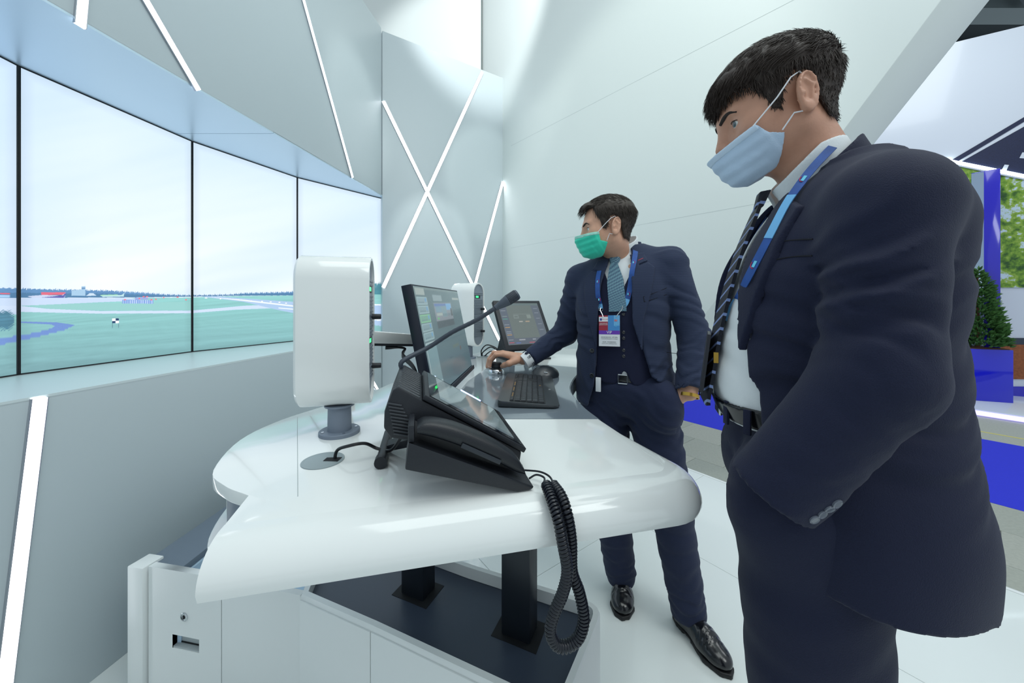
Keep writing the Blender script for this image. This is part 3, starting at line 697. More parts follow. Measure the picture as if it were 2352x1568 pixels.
# ------------------------------------------------------------------ things on the desk
def fr3(e): e = nrm(np.append(np.asarray(e, float)[:2], 0)); return e, np.array([-e[1], e[0], 0.0])
spk_grey = mat('speaker_grey', '8d97a2', .42, metal=.2)
slat_m = mat('speaker_slat', '6c7680', .45)
post_m = mat('grey_powder_coat', '7c8796', .5)
lcd_m = mat('green_readout', '0a2a14', .3, emit=('37ff7a', 1.3))
ZS = np.array([0, 0, 1.0])
def stadium(hs, hz, n=12):
    r = hs; pts = []
    for a in np.linspace(0, math.pi, n): pts.append((r * math.cos(a), hz - r + r * math.sin(a)))
    for a in np.linspace(math.pi, 2 * math.pi, n): pts.append((r * math.cos(a), -(hz - r) + r * math.sin(a)))
    return pts
def speaker(base, edir, label):
    e, s = fr3(edir); base = np.array([base[0], base[1], DZ])
    root = thing('desk_speaker', base, label, 'speaker', 'speakers on the console desk')
    m = MB(); m.lathe(base, [(.0, 0), (.048, 0), (.048, .008), (.046, .0095), (.028, .0095), (.027, .07), (.035, .07), (.035, .074), (.0, .074)], 36)
    post = m.build('post', post_m, root)
    for a in (0.6, 2.2, 3.8, 5.4):
        m = MB(); m.lathe(base + (.039 * math.cos(a), .039 * math.sin(a), .0095), [(0, 0), (.0035, 0), (.0035, .001), (0, .001)], 12); m.build('screw', chrome, post)
    hz, hs, he = .187, .059, .083
    c = base + ZS * (.073 + hz) - e * .006
    st = stadium(hs, hz); si = stadium(hs - .008, hz - .008)
    def ring(sp, a): return [c + e * a + s * x + ZS * z for x, z in sp]
    sb = stadium(hs - .006, hz - .006)
    m = MB(); m.loft([ring(sb, -he), ring(st, -he + .006), ring(st, he - .003), ring(stadium(hs - .002, hz - .002), he), ring(si, he), ring(si, he - .008)], caps=False)
    k = len(m.v); m.v.extend([tuple(p) for p in ring(sb, -he)]); m.f.append(tuple(range(k, k + len(sb))))
    m.build('shell', white_gloss, root, smooth=40)
    m = MB(); m.loft([ring(si, he - .010), ring(si, he - .007)]); m.build('front_plate', spk_grey, root)
    for k_, zc in ((0, .185), (1, -.185)):
        z0 = c[2] + hz * (2 * (.5 if k_ else .15) - 1) * -1
        top = c[2] + hz - 2 * hz * (.15 if k_ == 0 else .5); bot = top - 2 * hz * .345
        mid = (top + bot) / 2
        m = MB(); m.box(np.array([c[0], c[1], mid]) + e * (he - .0055), (.0012, hs - .0095, (top - bot) / 2), (e, s, ZS)); mod = m.build('module_plate', spk_grey, root, bevel=.0006, seg=1)
        for i in range(13):
            z = top - .006 - i * (top - bot - .012) / 12
            if i in (2, 3): continue
            m = MB(); m.box(np.array([c[0], c[1], z]) + e * (he - .0035), (.0012, hs - .014, .0016), (e, s, ZS)); m.build('slat', slat_m, mod)
        zl = top - .07 * 2 * hz
        m = MB(); m.box(np.array([c[0], c[1], zl]) + e * (he - .004) - s * .008, (.0012, .026, .009), (e, s, ZS)); ho = m.build('readout_frame', black_plastic, mod)
        m = MB(); m.box(np.array([c[0], c[1], zl]) + e * (he - .0026) - s * .014, (.0006, .013, .005), (e, s, ZS)); m.build('readout', lcd_m, ho)
        zk = top - .262 * 2 * hz
        m = MB(); m.lathe(np.array([c[0], c[1], zk]) + e * (he - .004) + s * .030, [(0, 0), (.0075, 0), (.007, .022), (.006, .0235), (0, .0235)], 20, e); m.build('knob', black_plastic, mod)
    return root
speaker((-.437, .905), (.965, .26), 'large white loop-shaped speaker standing nearest on the left of the desk')
speaker((-.262, 2.13), (.88, -.47), 'small distant white loop-shaped speaker with green readouts beside the far touch monitor')

# cable outlets
def outlet(c, label, r=.041):
    root = thing('cable_outlet', (c[0], c[1], DZ), label, 'cable outlet')
    m = MB(); m.lathe((c[0], c[1], DZ), [(0, .0), (r, 0), (r, .0018), (r - .004, .003), (r - .0055, .0026), (r - .007, .003), (0, .003)], 40); cov = m.build('cover', mat('outlet_grey', '93a0a4', .4), root)
    m = MB(); m.prism([np.array([c[0] + .004, c[1] - .008]), np.array([c[0] + r * .85, c[1] - .010]), np.array([c[0] + r * .85, c[1] + .010]), np.array([c[0] + .004, c[1] + .008])], DZ + .0028, DZ + .0036); m.build('opening', mat('slot_shadow_black', '0d1016', .7), cov)
outlet(dk(742, 1058), 'grey round cable outlet in the desk top beside the near speaker post')
outlet(dk(1108, 818), 'small round cable outlet behind the man\'s hand near the far speaker', .036)

# intercom terminal with touch panel, vents, gooseneck microphone, foot
e, s = fr3((.97, .25)); T0 = np.array([.02, .70, 0])
def T(p, b, z): return T0 - e * p + s * b + ZS * z
def Tp(px, py, b): 
    h_ = plane_hit(px, py, T(0, b, 0), s); return h_
term = thing('intercom_terminal', T(.12, .12, DZ), 'black intercom terminal with tilted touch panel and gooseneck microphone', 'intercom')
BW = .245
prof = [(.004, .962), (0, .986), (.189, 1.100), (.232, 1.128), (.242, 1.122), (.256, 1.085), (.257, 1.055), (.245, 1.036), (.2186, 1.030), (.05, .968)]
m = MB(); m.loft([[T(p, b, z) for p, z in prof] for b in (.004, BW - .004)]); m.build('body', black_plastic, term, bevel=.003)
pn = nrm(np.cross(T(.189, 0, 1.102) - T(0, 0, .986), s)); pn = pn if pn[2] > 0 else -pn
m = MB(); m.slab([T(-.004, 0, .9845), T(.190, 0, 1.103), T(.190, BW, 1.103), T(-.004, BW, .9845)], pn * .010); m.build('panel_frame', black_plastic, term, bevel=.002)
def TP(a, b): return T(-.004, 0, .9845) + (T(.190, 0, 1.103) - T(-.004, 0, .9845)) * a + s * BW * b + pn * .0104
m = MB(); m.slab([TP(.04, .03), TP(.96, .03), TP(.96, .97), TP(.04, .97)], pn * .0008); m.build('glass', mat('black_glass', '14181f', .04, coat=.6), term)
def ui_reflection(u, v, P):  # pale wall reflection painted as grey panel glow, with faint grid lines
    C = np.tile(L('7d9094'), (len(u), 1)); C[v > .86] = L('8fa0a2'); C[(u < .10)] = L('6a7c84')
    g = (np.abs(np.mod(u * 6, 1) - .5) > .485) | (np.abs(np.mod(v * 5, 1) - .5) > .485); C[g] *= .96
    return C
picture('screen', TP(.10, .10) + pn * .0011, TP(.10, .93) + pn * .0011, TP(.86, .10) + pn * .0011, TP(.86, .93) + pn * .0011, 40, 40, ui_reflection, mat_attr('intercom_screen_reflection', .34, .05, .3), term)
m = MB(); m.box(TP(.40, .995), (.030, .0022, .0022), (TP(1, 0) - TP(0, 0), s, pn)); m.build('status_light', mat('blue_status_light', 'dfe8ff', .3, emit=('7fa2ff', 3.5)), term, bevel=.001)
m = MB(); m.box(TP(.86, .985), (.0015, .0012, .0012), (TP(1, 0) - TP(0, 0), s, pn)); m.build('status_dot', mat('blue_status_light', 'dfe8ff', .3, emit=('7fa2ff', 3.5)), term)
for i in range(13):                                       # top vent slats
    b = .012 + i * (BW - .024) / 12
    m = MB(); m.slab([T(.193, b - .0042, 1.105), T(.231, b - .0042, 1.1285), T(.243, b - .0042, 1.1215), T(.243, b - .0042, 1.114), T(.2, b - .0042, 1.095)], s * .0084); m.build('vent_slat', dark_plastic, term, bevel=.0012, seg=1)
for i in range(10):                                       # slanted slats on the near cheek
    t = i / 9
    a0 = np.array([.214 + .028 * (1 - abs(t - .45)), 1.098 - .058 * t]); 
    p0 = (.250 - .010 * t, 1.100 - .056 * t); p1 = (.226 - .028 * t, 1.098 - .060 * t)
    m = MB(); m.tube([T(p0[0], .003, p0[1]), T(p1[0], .003, p1[1] - .004)], .0018, 6); m.build('cheek_slat', dark_plastic, term)
base = T(.236, BW - .03, 1.122)
gp = spline([base, base + ZS * .02 + e * .003, at(985, 797, .895), at(1040, 762, .905), at(1092, 736, .915), at(1140, 706, .925)], 10)
m = MB(); rr = [.0055 + .0004 * (i % 2) for i in range(len(gp))]; m.tube(gp, rr, 12); neck = m.build('gooseneck', mat('gooseneck_rubber', '39414d', .5), term)
m = MB(); d = nrm(gp[-1] - gp[-3]); h0 = gp[-1]
m.lathe(h0, [(.0, -.004), (.0075, -.004), (.0078, .004), (.0085, .006), (.0135, .030), (.0140, .034), (.0142, .062), (.0125, .067), (0, .067)], 24, d); m.build('microphone', mat('microphone_grey', '4a535f', .5), neck, bevel=.0006, seg=1)
for i in range(7):
    for a in np.linspace(0, 2 * math.pi, 9)[:-1]:
        pass
for i in range(8):
    m = MB(); m.lathe(h0 + d * (.036 + i * .0034), [(.0138, 0), (.0147, .0003), (.0147, .0012), (.0138, .0015)], 24, d); m.build('microphone_slot', mat('slot_shadow_black', '0d1016', .7), neck)
fa, fb2 = np.append(dk(874, 1078), DZ + .0125), np.append(dk(893, 1005), DZ + .0125)
m = MB(); m.tube([fa, fa + (fb2 - fa) * .12, fa + (fb2 - fa) * .14, fb2], [.0125, .0125, .0105, .0105], 16); foot = m.build('foot_bar', black_plastic, term)
m = MB(); m.hexa([fa * .6 + fb2 * .4 + (.0, 0, -.006), fa * .6 + fb2 * .4 + (0, 0, .006), T(.17, .06, 1.02), T(.17, .06, 1.0)], [fa * .4 + fb2 * .6 + (.0, 0, -.006), fa * .4 + fb2 * .6 + (0, 0, .006), T(.17, .1, 1.02), T(.17, .1, 1.0)]); m.build('foot_bracket', black_plastic, term)
# supply cable from the outlet to the terminal
oc = np.append(dk(768, 1056), DZ)
m = MB(); m.tube(spline([oc + (0, 0, -.004), oc + (.006, 0, .02), at(800, 1024, .735), at(838, 1018, .75), at(868, 1030, .76), at(900, 1032, .74), T(.22, .05, 1.036)], 8), .0034, 10)
tag(m.build('power_cable', mat('black_cable', '14171d', .4), None, loc=oc), 'thin black cable arching from the near outlet to the intercom terminal', 'cable')

# handset cradle and handset
cr = thing('handset_cradle', T(.1, -.04, DZ), 'black wedge-shaped handset cradle at the front edge of the desk', 'cradle')
b0, b1 = -.076, -.002
m = MB()
pr_n = [(.004, .953), (.0, .957), (.212, 1.056), (.2175, 1.012), (.03, .9515)]
pr_f = [(.004, .955), (.0, .965), (.207, 1.070), (.2175, 1.02), (.03, .9535)]
pr_m = [(.004, .954), (.0, .957), (.212, 1.052), (.2175, 1.016), (.03, .9525)]
m.loft([[T(p, b, z) for p, z in pr] for b, pr in ((b0, pr_n), (b0 + .006, pr_m), (-.03, pr_m), (b1, pr_f))]); m.build('cradle_body', black_plastic, cr, bevel=.002)
m = MB(); m.box(T(.208, -.036, 1.066), (.005, .033, .014), (e, s, ZS)); m.build('cradle_rear_wall', black_plastic, cr, bevel=.002)
hs_ = thing('telephone_handset', T(.1, -.04, .98), 'black arched telephone handset lying in the cradle', 'handset')
tops = [(958, 981), (975, 972), (1005, 972), (1052, 983), (1109, 1006), (1151, 1028), (1190, 1055), (1206, 1078)]
bots = [(958, 1000), (975, 1004), (1005, 1012), (1052, 1028), (1109, 1052), (1151, 1071), (1190, 1090), (1206, 1092)]
bc, bh = -.046, .024
rings = []
for (tx, ty), (bx_, by_) in zip(tops, bots):
    tp = plane_hit(tx, ty, T(0, bc - bh, 0), s); bp = plane_hit(bx_, by_, T(0, bc - bh, 0), s)
    rg = []
    for k in range(14):
        a = 2 * math.pi * k / 14; cx2 = math.copysign(abs(math.cos(a)) ** .6, math.cos(a)); sy2 = math.copysign(abs(math.sin(a)) ** .6, math.sin(a))
        rg.append((tp + bp) / 2 + (tp - bp) / 2 * sy2 + s * (bh + bh * cx2))
    rings.append(rg)
fine = []
for k in range(14):
    fine.append(spline([r[k] for r in rings], 4))
rings = [[fine[k][j] for k in range(14)] for j in range(len(fine[0]))]
m = MB(); m.loft(rings); m.build('grip', mat('handset_black', '171b22', .38, bump=(900, .2)), hs_, smooth=50)
m = MB(); a = plane_hit(1060, 1022, T(0, bc - bh - .0012, 0), s); b = plane_hit(1150, 1062, T(0, bc - bh - .0012, 0), s)
m.box((a + b) / 2, (np.linalg.norm(b - a) / 2, .0012, .004), (b - a, s, np.cross(b - a, s))); m.build('grip_groove', dark_plastic, hs_, bevel=.001)
# coiled cord hanging in a loop over the desk edge
cord = thing('coiled_cord', at(1300, 1485, .565), 'black coiled handset cord hanging in a loop over the desk edge', 'cord')
cm = mat('coiled_cord_black', '181c26', .32)
leadA = spline([T(.004, -.03, .966), at(1240, 1083, .66), at(1262, 1094, .645), at(1272, 1112, .63)], 6)
leadB = spline([T(.003, -.055, .962), at(1232, 1090, .645), at(1250, 1097, .635), at(1248, 1112, .62)], 6)
for l_ in (leadA, leadB):
    m = MB(); m.tube(l_, .0018, 8); m.build('lead', cm, cord)
loop = spline([at(1254, 1112, .617), at(1268, 1150, .585), at(1282, 1195, .562), at(1293, 1250, .552), at(1303, 1310, .552), at(1293, 1360, .556), at(1272, 1410, .56), at(1264, 1450, .562), at(1278, 1480, .565), at(1303, 1484, .567), at(1330, 1462, .568), at(1341, 1418, .568), at(1331, 1360, .57), at(1314, 1310, .572), at(1312, 1240, .570), at(1303, 1180, .574), at(1290, 1140, .595), at(1270, 1112, .625)], 24)
arc = np.concatenate([[0], np.cumsum([np.linalg.norm(loop[i + 1] - loop[i]) for i in range(len(loop) - 1)])])
turns = int(arc[-1] / .0054); npt = turns * 9
tt = np.linspace(0, arc[-1], npt); Lp = np.array(loop); cpx = np.stack([np.interp(tt, arc, Lp[:, i]) for i in range(3)], 1)
tan = np.gradient(cpx, axis=0); tan /= np.linalg.norm(tan, axis=1)[:, None]
nn_ = np.cross(tan, (0, 1.0, 0)); nn_ /= np.linalg.norm(nn_, axis=1)[:, None]; bb = np.cross(tan, nn_)
phi = np.arange(npt) * 2 * math.pi / 9
helix = cpx + .0074 * (np.cos(phi)[:, None] * nn_ + np.sin(phi)[:, None] * bb)
m = MB(); m.tube(list(helix), .0025, 6); m.build('coil', cm, cord, smooth=60)

# main monitor on a swivel arm
mon = thing('desk_monitor', (-.2, 1.27, .99), 'large tilted widescreen monitor with dull interface windows on a swivel arm', 'monitor')
NB, FB_, NT, FT = np.array([-.215, 1.0, .992]), np.array([-.172, 1.56, .992]), np.array([-.283, 1.0, 1.333]), np.array([-.240, 1.56, 1.333])
mn = nrm(np.cross(FB_ - NB, NT - NB)); mn = mn if mn[0] > 0 else -mn
m = MB(); m.slab([NB, FB_, FT, NT], -mn * .030); m.build('housing', mat('monitor_navy_black', '1a2030', .4), mon, bevel=.002)
m = MB(); m.slab([NB + mn * .001, FB_ + mn * .001, FB_ + (NT - NB) * .045 + mn * .001, NB + (NT - NB) * .045 + mn * .001], mn * .008); ch = m.build('chin', mat('monitor_navy_black', '1a2030', .4), mon, bevel=.001)
def MP(u, v): return NB + (FB_ - NB) * u + (NT - NB) * v + mn * .0012
for k in range(6):
    m = MB(); m.box(MP(.80 + .025 * k, .022) + mn * .008, (.002, .0015, .0008), (FB_ - NB, NT - NB, mn)); m.build('button', chrome, ch)
def mui(u, v, P):
    C = L('6d8488') * (1 - .45 * (1 - v))[:, None] + L('3f5f72') * (.45 * (1 - v))[:, None]
    C = C * (1 + .05 * np.sin(u * 3 + v * 5))[:, None]
    def r(u0, u1, v0, v1, c): 
        q = (u > u0) & (u < u1) & (v > v0) & (v < v1); C[q] = L(c)
    r(0, 1, .975, 1, '7f9394'); r(.02, .17, .92, .985, 'a9b8b4')
    for k, c in enumerate(('93acb4', '8ea9ae', '7fae9b', '89a5ab', '88a6ad')):
        t_ = .905 - k * .082; r(.02, .19, t_ - .076, t_, 'a6c4c8' if k != 2 else '8fd0a0'); r(.03, .18, t_ - .068, t_ - .010, c); r(.15, .178, t_ - .05, t_ - .012, '74a9cf')
        for j in range(4): r(.04 + j * .025, .055 + j * .025, t_ - .06, t_ - .05, '6b8890')
    r(.02, .20, .10, .48, 'b9cfd2'); r(.026, .194, .106, .474, '7f9fa6'); r(.02, .20, .02, .095, 'a6bfc2')
    for k in range(5): r(.03, .19, .025 + k * .014, .031 + k * .014, '4e7480')
    r(.31, .50, .865, .93, '93a9ad'); r(.78, .98, .885, .915, 'a7b4b0'); r(.78, .98, .90, .905, '93a3a0')
    r(.30, .72, .60, .845, '8e979f'); r(.31, .70, .815, .838, '6b86b5'); r(.32, .45, .75, .81, '7fa0b0'); r(.46, .56, .69, .81, '84a0a8'); r(.57, .70, .77, .835, '7db0d8'); r(.33, .45, .71, .735, 'a9b9b2'); r(.33, .37, .67, .69, '6fc482'); r(.30, .72, .58, .66, '59666c'); r(.67, .71, .69, .78, '5d6466')
    for k in range(7): r(.47 + .03 * k, .485 + .03 * k, .70, .73, '6f8890')
    for vv_ in (.47, .455, .44): r(.26, 1, vv_, vv_ + .003, '55707a')
    r(.55, .72, .33, .36, '6b7d78'); r(.73, .76, .27, .32, '6d6160'); r(.43, .47, .24, .25, '47606c')
    q = ((u - .62) ** 2 / .2 ** 2 + (v - .12) ** 2 / .1 ** 2) < 1; C[q] = C[q] * .8 + L('6f6a72') * .2
    return C
picture('screen', MP(.012, .05), MP(.988, .05), MP(.012, .985), MP(.988, .985), 130, 110, mui, mat_attr('monitor_screen', .34, .22, .0), mon)
arm = thing('monitor_arm', (-.54, 1.15, DZ), 'silver swivel arm with black joints holding the large monitor', 'monitor arm')
alu = mat('brushed_aluminium', 'd2d4d2', .36, metal=.25, bump=(60, .1, (1, 30, 30)))
m = MB(); m.lathe((-.54, 1.15, DZ), [(0, 0), (.03, 0), (.03, .006), (.017, .008), (.017, .20), (.024, .20), (.024, .235), (0, .235)], 28); m.build('post', alu, arm)
pA = np.array([-.54, 1.17, 1.172]); pB = np.array([-.352, 1.27, 1.152]); ad = nrm(pB - pA); asd = nrm(np.cross(ZS, ad))
m = MB(); m.hexa([pA + asd * a + ZS * b for a, b in ((-.02, -.022), (.02, -.022), (.02, .022), (-.02, .022))], [pB + asd * a + ZS * b for a, b in ((-.016, -.018), (.016, -.018), (.016, .016), (-.016, .016))]); m.build('boom', alu, arm, bevel=.003)
m = MB(); m.hexa([pA + asd * a + ZS * b for a, b in ((-.014, -.031), (.014, -.031), (.014, -.0225), (-.014, -.0225))], [pB + asd * a + ZS * b for a, b in ((-.012, -.026), (.012, -.026), (.012, -.017), (-.012, -.017))]); m.build('boom_channel', black_plastic, arm)
m = MB(); m.tube([pB - asd * .019, pB + asd * .019], .006, 14); m.build('pivot_screw', dark_plastic, arm)
mc = (NB + FB_ + NT + FT) / 4 - mn * .032
m = MB(); m.tube([pB - ad * .008, pB + ad * .03], .013, 14); m.tube([pB + ad * .02, mc + np.array([-.02, 0, -.02])], .010, 12); m.build('knuckle', black_plastic, arm)
m = MB(); m.box(mc - mn * .0, (.004, .05, .05), (mn, np.cross(ZS, mn), ZS)); m.build('mount_plate', black_plastic, arm, bevel=.001)
for k in range(3):
    m = MB(); m.tube(spline([pA + ad * .12 + ZS * (-.032 - .003 * k), pB + ZS * (-.035) - ad * .03 + asd * .006 * k, at(925, 812 + 4 * k, 1.22), at(948, 838 + 3 * k, 1.15), at(962, 870, 1.13)], 6), .004, 8)
    m.build('cable', mat('black_cable', '14171d', .4), arm)

# far touch monitor
tm = thing('touch_monitor', (.05, 2.1, DZ), 'small black touch monitor leaning back behind the man\'s reaching arm', 'monitor')
TL, TR, BL, BR = np.array([-.112, 2.10, 1.293]), np.array([.172, 2.25, 1.293]), np.array([-.032, 1.95, 1.02]), np.array([.252, 2.10, 1.02])
tn = nrm(np.cross(TR - TL, BL - TL)); tn = tn if tn[1] < 0 else -tn
m = MB(); m.slab([BL, BR, TR, TL], -tn * .026); m.build('housing', black_plastic, tm, bevel=.003)
def QP(u, v): return BL + (BR - BL) * u + (TL - BL) * v + tn * .0006
def tui(u, v, P):
    C = np.tile(L('6b7775'), (len(u), 1))
    def r(u0, u1, v0, v1, c): 
        q = (u > u0) & (u < u1) & (v > v0) & (v < v1); C[q] = L(c)
    r(0, .17, 0, 1, '5d6878'); r(.80, 1, 0, .94, '5f6a78'); r(0, 1, 0, .14, '5c6574'); r(0, 1, .94, 1, '65787a')
    for k, (v0, c) in enumerate(((.80, '9aa3ad'), (.66, '8fa3a0'), (.60, '4fb49a'), (.46, '9aa3ad'), (.40, 'd9a756'), (.30, '9aa3ad'), (.26, '9aa3ad'), (.22, 'd9a756'), (.11, '9aa3ad'), (.04, 'd0455a'))): r(.03, .14, v0, v0 + .012, c)
    for v0 in (.86, .74, .60, .46, .32, .28, .14): r(.85, .95, v0, v0 + .01, '8d98a5')
    r(.30, .42, .62, .70, '7e8b8a'); r(.32, .40, .64, .68, '6b7775'); r(.62, .72, .62, .70, '86938f'); r(.42, .62, .66, .67, '7f8c8c'); r(.30, .72, .72, .723, '7d8a88'); r(.40, .49, .53, .545, 'b4b4ae'); r(.56, .66, .53, .545, 'b8a58c')
    r(.27, .42, .10, .12, 'a9afb6'); r(.60, .68, .10, .12, '9aa3ad'); r(.18, .30, .03, .042, '5c78c8'); r(.50, .64, .03, .045, 'd0455a')
    return C
picture('screen', QP(.075, .09), QP(.925, .09), QP(.075, .94), QP(.925, .94), 90, 80, tui, mat_attr('touch_screen', .36, .2, .0), tm)
bk = nrm(np.array([-.47, .88, 0])); rt = nrm(np.array([.88, .47, 0]))
for k, u0 in enumerate((.12, .84)):
    a = BL + (BR - BL) * u0 + (TL - BL) * .55 - tn * .026; b = BL + (BR - BL) * u0 + (TL - BL) * .12 - tn * .026
    ft1 = np.array([a[0], a[1], DZ]) + bk * .10; ft0 = np.array([b[0], b[1], DZ]) - bk * .01
    m = MB(); m.slab([a, b, ft0 + ZS * .012, ft0, ft1, ft1 + ZS * .006], rt * .035); m.build('stand_leg', black_plastic, tm, bevel=.002)
m = MB(); m.slab([np.append((BL + (BR - BL) * .14)[:2], DZ) - bk * .0 , np.append((BL + (BR - BL) * .92)[:2], DZ), np.append((BL + (BR - BL) * .92)[:2], DZ) + bk * .14, np.append((BL + (BR - BL) * .14)[:2], DZ) + bk * .14], (0, 0, .010)); m.build('stand_base', black_plastic, tm, bevel=.002)
m = MB(); m.tube([BL + (BR - BL) * .42 + (0, .02, 0), np.append((BL + (BR - BL) * .42)[:2], DZ + .005) + bk * .03], .012, 10); m.build('stand_neck', black_plastic, tm)
g0 = np.append(dk(1106, 818), DZ)
for k, (mx_, my_) in enumerate(((1118, 792), (1126, 797), (1128, 806))):
    m = MB(); m.tube(spline([g0 + (0.004 * k, 0, 0), at(1106 + 3 * k, my_ + 12, 2.19), at(mx_, my_, 2.17), at(1138 + 2 * k, my_ + 6, 2.15), at(1152, 812, 2.12)], 7), .0036, 8)
    m.build('cable', mat('black_cable', '14171d', .4), tm)

# keyboard
kb = thing('keyboard', (.06, 1.33, DZ), 'black full-size keyboard lying lengthwise on the grey work surface', 'keyboard')
K0 = np.array([-.047, 1.118, DZ + .0012]); kk = nrm(np.array([.026, .449, 0])); km = nrm(np.array([.449, -.026, 0]))
def KP(a, b, z=0): return K0 + kk * a + km * b + ZS * z
KL, KD = .448, .196
rc = []
for cx2, cy2, a0_ in ((.016, .016, 180), (.016, KD - .022, 90), (KL - .016, KD - .022, 0), (KL - .016, .016, 270)):
    rr = .016 if cy2 < .1 else .022
    for t in np.linspace(0, 90, 6): 
        an = math.radians(a0_ + 90 - t if True else 0); rc.append((cx2 + rr * math.cos(an), cy2 + rr * math.sin(an)))
def kz(b): return .0215 - .012 * (b / KD)
m = MB(); m.loft([[KP(a * .985 + .003, b * .985 + .0015, .002) for a, b in rc], [KP(a, b, .006) for a, b in rc], [KP(a, b, kz(b) - .004) for a, b in rc], [KP(a * .992 + .0018, b * .992 + .0008, kz(b)) for a, b in rc]]); m.build('case', mat('keyboard_charcoal', '32373b', .3, coat=.2), kb, smooth=40)
m = MB(); m.slab([KP(.012, .038, kz(.038) + .0006), KP(KL - .012, .038, kz(.038) + .0006), KP(KL - .012, .152, kz(.152) + .0006), KP(.012, .152, kz(.152) + .0006)], ZS * .0006); m.build('key_well', mat('key_well', '15181c', .5), kb)
key_m = mat('key_black', '23272d', .4); key_data = {}
legend = mat('orange_legend', 'd8a24a', .6)
def key(a, b, la, lb, lg=False):
    kx = (round(la, 4), round(lb, 4))
    if kx not in key_data:
        m = MB(); h = .0035
        bt = [kk * x * la / 2 + km * y * lb / 2 for x, y in ((-1, -1), (1, -1), (1, 1), (-1, 1))]; tp = [kk * x * (la / 2 - .0016) + km * y * (lb / 2 - .0012) + ZS * h for x, y in ((-1, -1), (1, -1), (1, 1), (-1, 1))]
        m.hexa(bt, tp); o = m.build('key', key_m, None); key_data[kx] = o.data
    else:
        o = bpy.data.objects.new('key', key_data[kx]); COL.objects.link(o)
    o.parent = kb; p = KP(a, b, kz(b) + .0012) - origin(kb); o.location = tuple(p)
    if lg:
        q = MB(); q.box(KP(a, b, kz(b) + .0049), (.0025, .002, .0002), (kk, km, ZS)); q.build('key_legend', legend, kb)
for i in range(16): key(.022 + i * .0182 + (.006 if i > 4 else 0) + (.006 if i > 8 else 0), .045, .0165, .010, i in (2, 3, 4, 6, 7, 8, 10, 11, 12))
pit = .0190
for r_ in range(4):
    b = .063 + r_ * pit; n_ = 14 - r_ % 2
    first = .017 + .005 * r_
    key(.013 + first / 2, b, first - .001, .0172)
    for i in range(12): key(.013 + first + pit * (i + .5), b, .0172, .0172)
    endl = .288 - (.013 + first + pit * 12); key(.288 - endl / 2, b, max(endl - .0015, .008), .0172)
bs = .063 + 4 * pit
for a_, l_ in ((.024, .021), (.047, .021), (.070, .021), (.140, .112), (.210, .021), (.233, .021), (.256, .021), (.277, .019)): key(a_, bs, l_, .0172, a_ == .233)
for r_ in (0, 1):
    for i in range(3): key(.304 + i * pit, .063 + r_ * pit, .0172, .0172)
key(.323, .063 + 3 * pit, .0172, .0172)
for i in range(3): key(.304 + i * pit, bs, .0172, .0172)
for r_ in range(5):
    for i in range(4): key(.368 + i * pit, .063 + r_ * pit, .0172, .0172)
for i, a_ in enumerate((.368, .392, .416)): key(a_, .045, .02, .010)
text_mesh('logi', .011, 'maker_mark', mat('print_silver', 'b9bec0', .5), kb, KP(.20, .172, kz(.172)), -kk * -1, -km, .0006)

# space mouse
sm = thing('control_puck', np.append(dk(1140, 862), DZ), 'round control puck with black knob on a silver base under the man\'s fingers', 'control puck')
c = np.append(dk(1140, 859), DZ + .0012)
m = MB(); m.lathe(c, [(0, 0), (.037, 0), (.038, .004), (.036, .018), (.031, .024), (0, .024)], 40); m.build('base', chrome, sm)
m = MB(); m.lathe(c, [(.0, .024), (.024, .024), (.023, .030), (.0225, .031), (.027, .034), (.0245, .052), (.0225, .0535), (0, .0535)], 40); m.build('knob', mat('soft_black', '1c2127', .45), sm)
# computer mouse
ms = thing('computer_mouse', (.15, 1.6, DZ), 'black sculpted computer mouse beside the far end of the keyboard', 'computer mouse')
mc_ = np.array([.143, 1.585, DZ + .001]); ma = nrm(np.array([1, .12, 0])); mbx = np.array([-ma[1], ma[0], 0]); A3 = np.array([ma, mbx, ZS])
def mouse_f(P):
    d = s_ell(P, mc_ + (0, 0, .010) + ma * .004, (.063, .042, .040), A3)
    d = smin(d, s_ell(P, mc_ - mbx * .022 - ma * .012 + (0, 0, .004), (.045, .030, .020), A3), .02)
    return smax(d, -(P[:, 2] - mc_[2]), .004)
V, Q = nets(mouse_f, mc_ - .09, mc_ + .09, .0024)
raw('shell', V, Q, mat('mouse_charcoal', '2c3238', .35, coat=.15), ms)
m = MB(); m.tube([mc_ + ma * -.03 - mbx * .006 + ZS * .046, mc_ + ma * -.03 + mbx * .006 + ZS * .046], .009, 16); m.build('scroll_wheel', chrome, ms)
m = MB(); m.tube([mc_ + ma * -.01 - mbx * .041 + ZS * .028, mc_ + ma * .006 - mbx * .043 + ZS * .026], .0035, 10); m.build('thumb_wheel', chrome, ms)
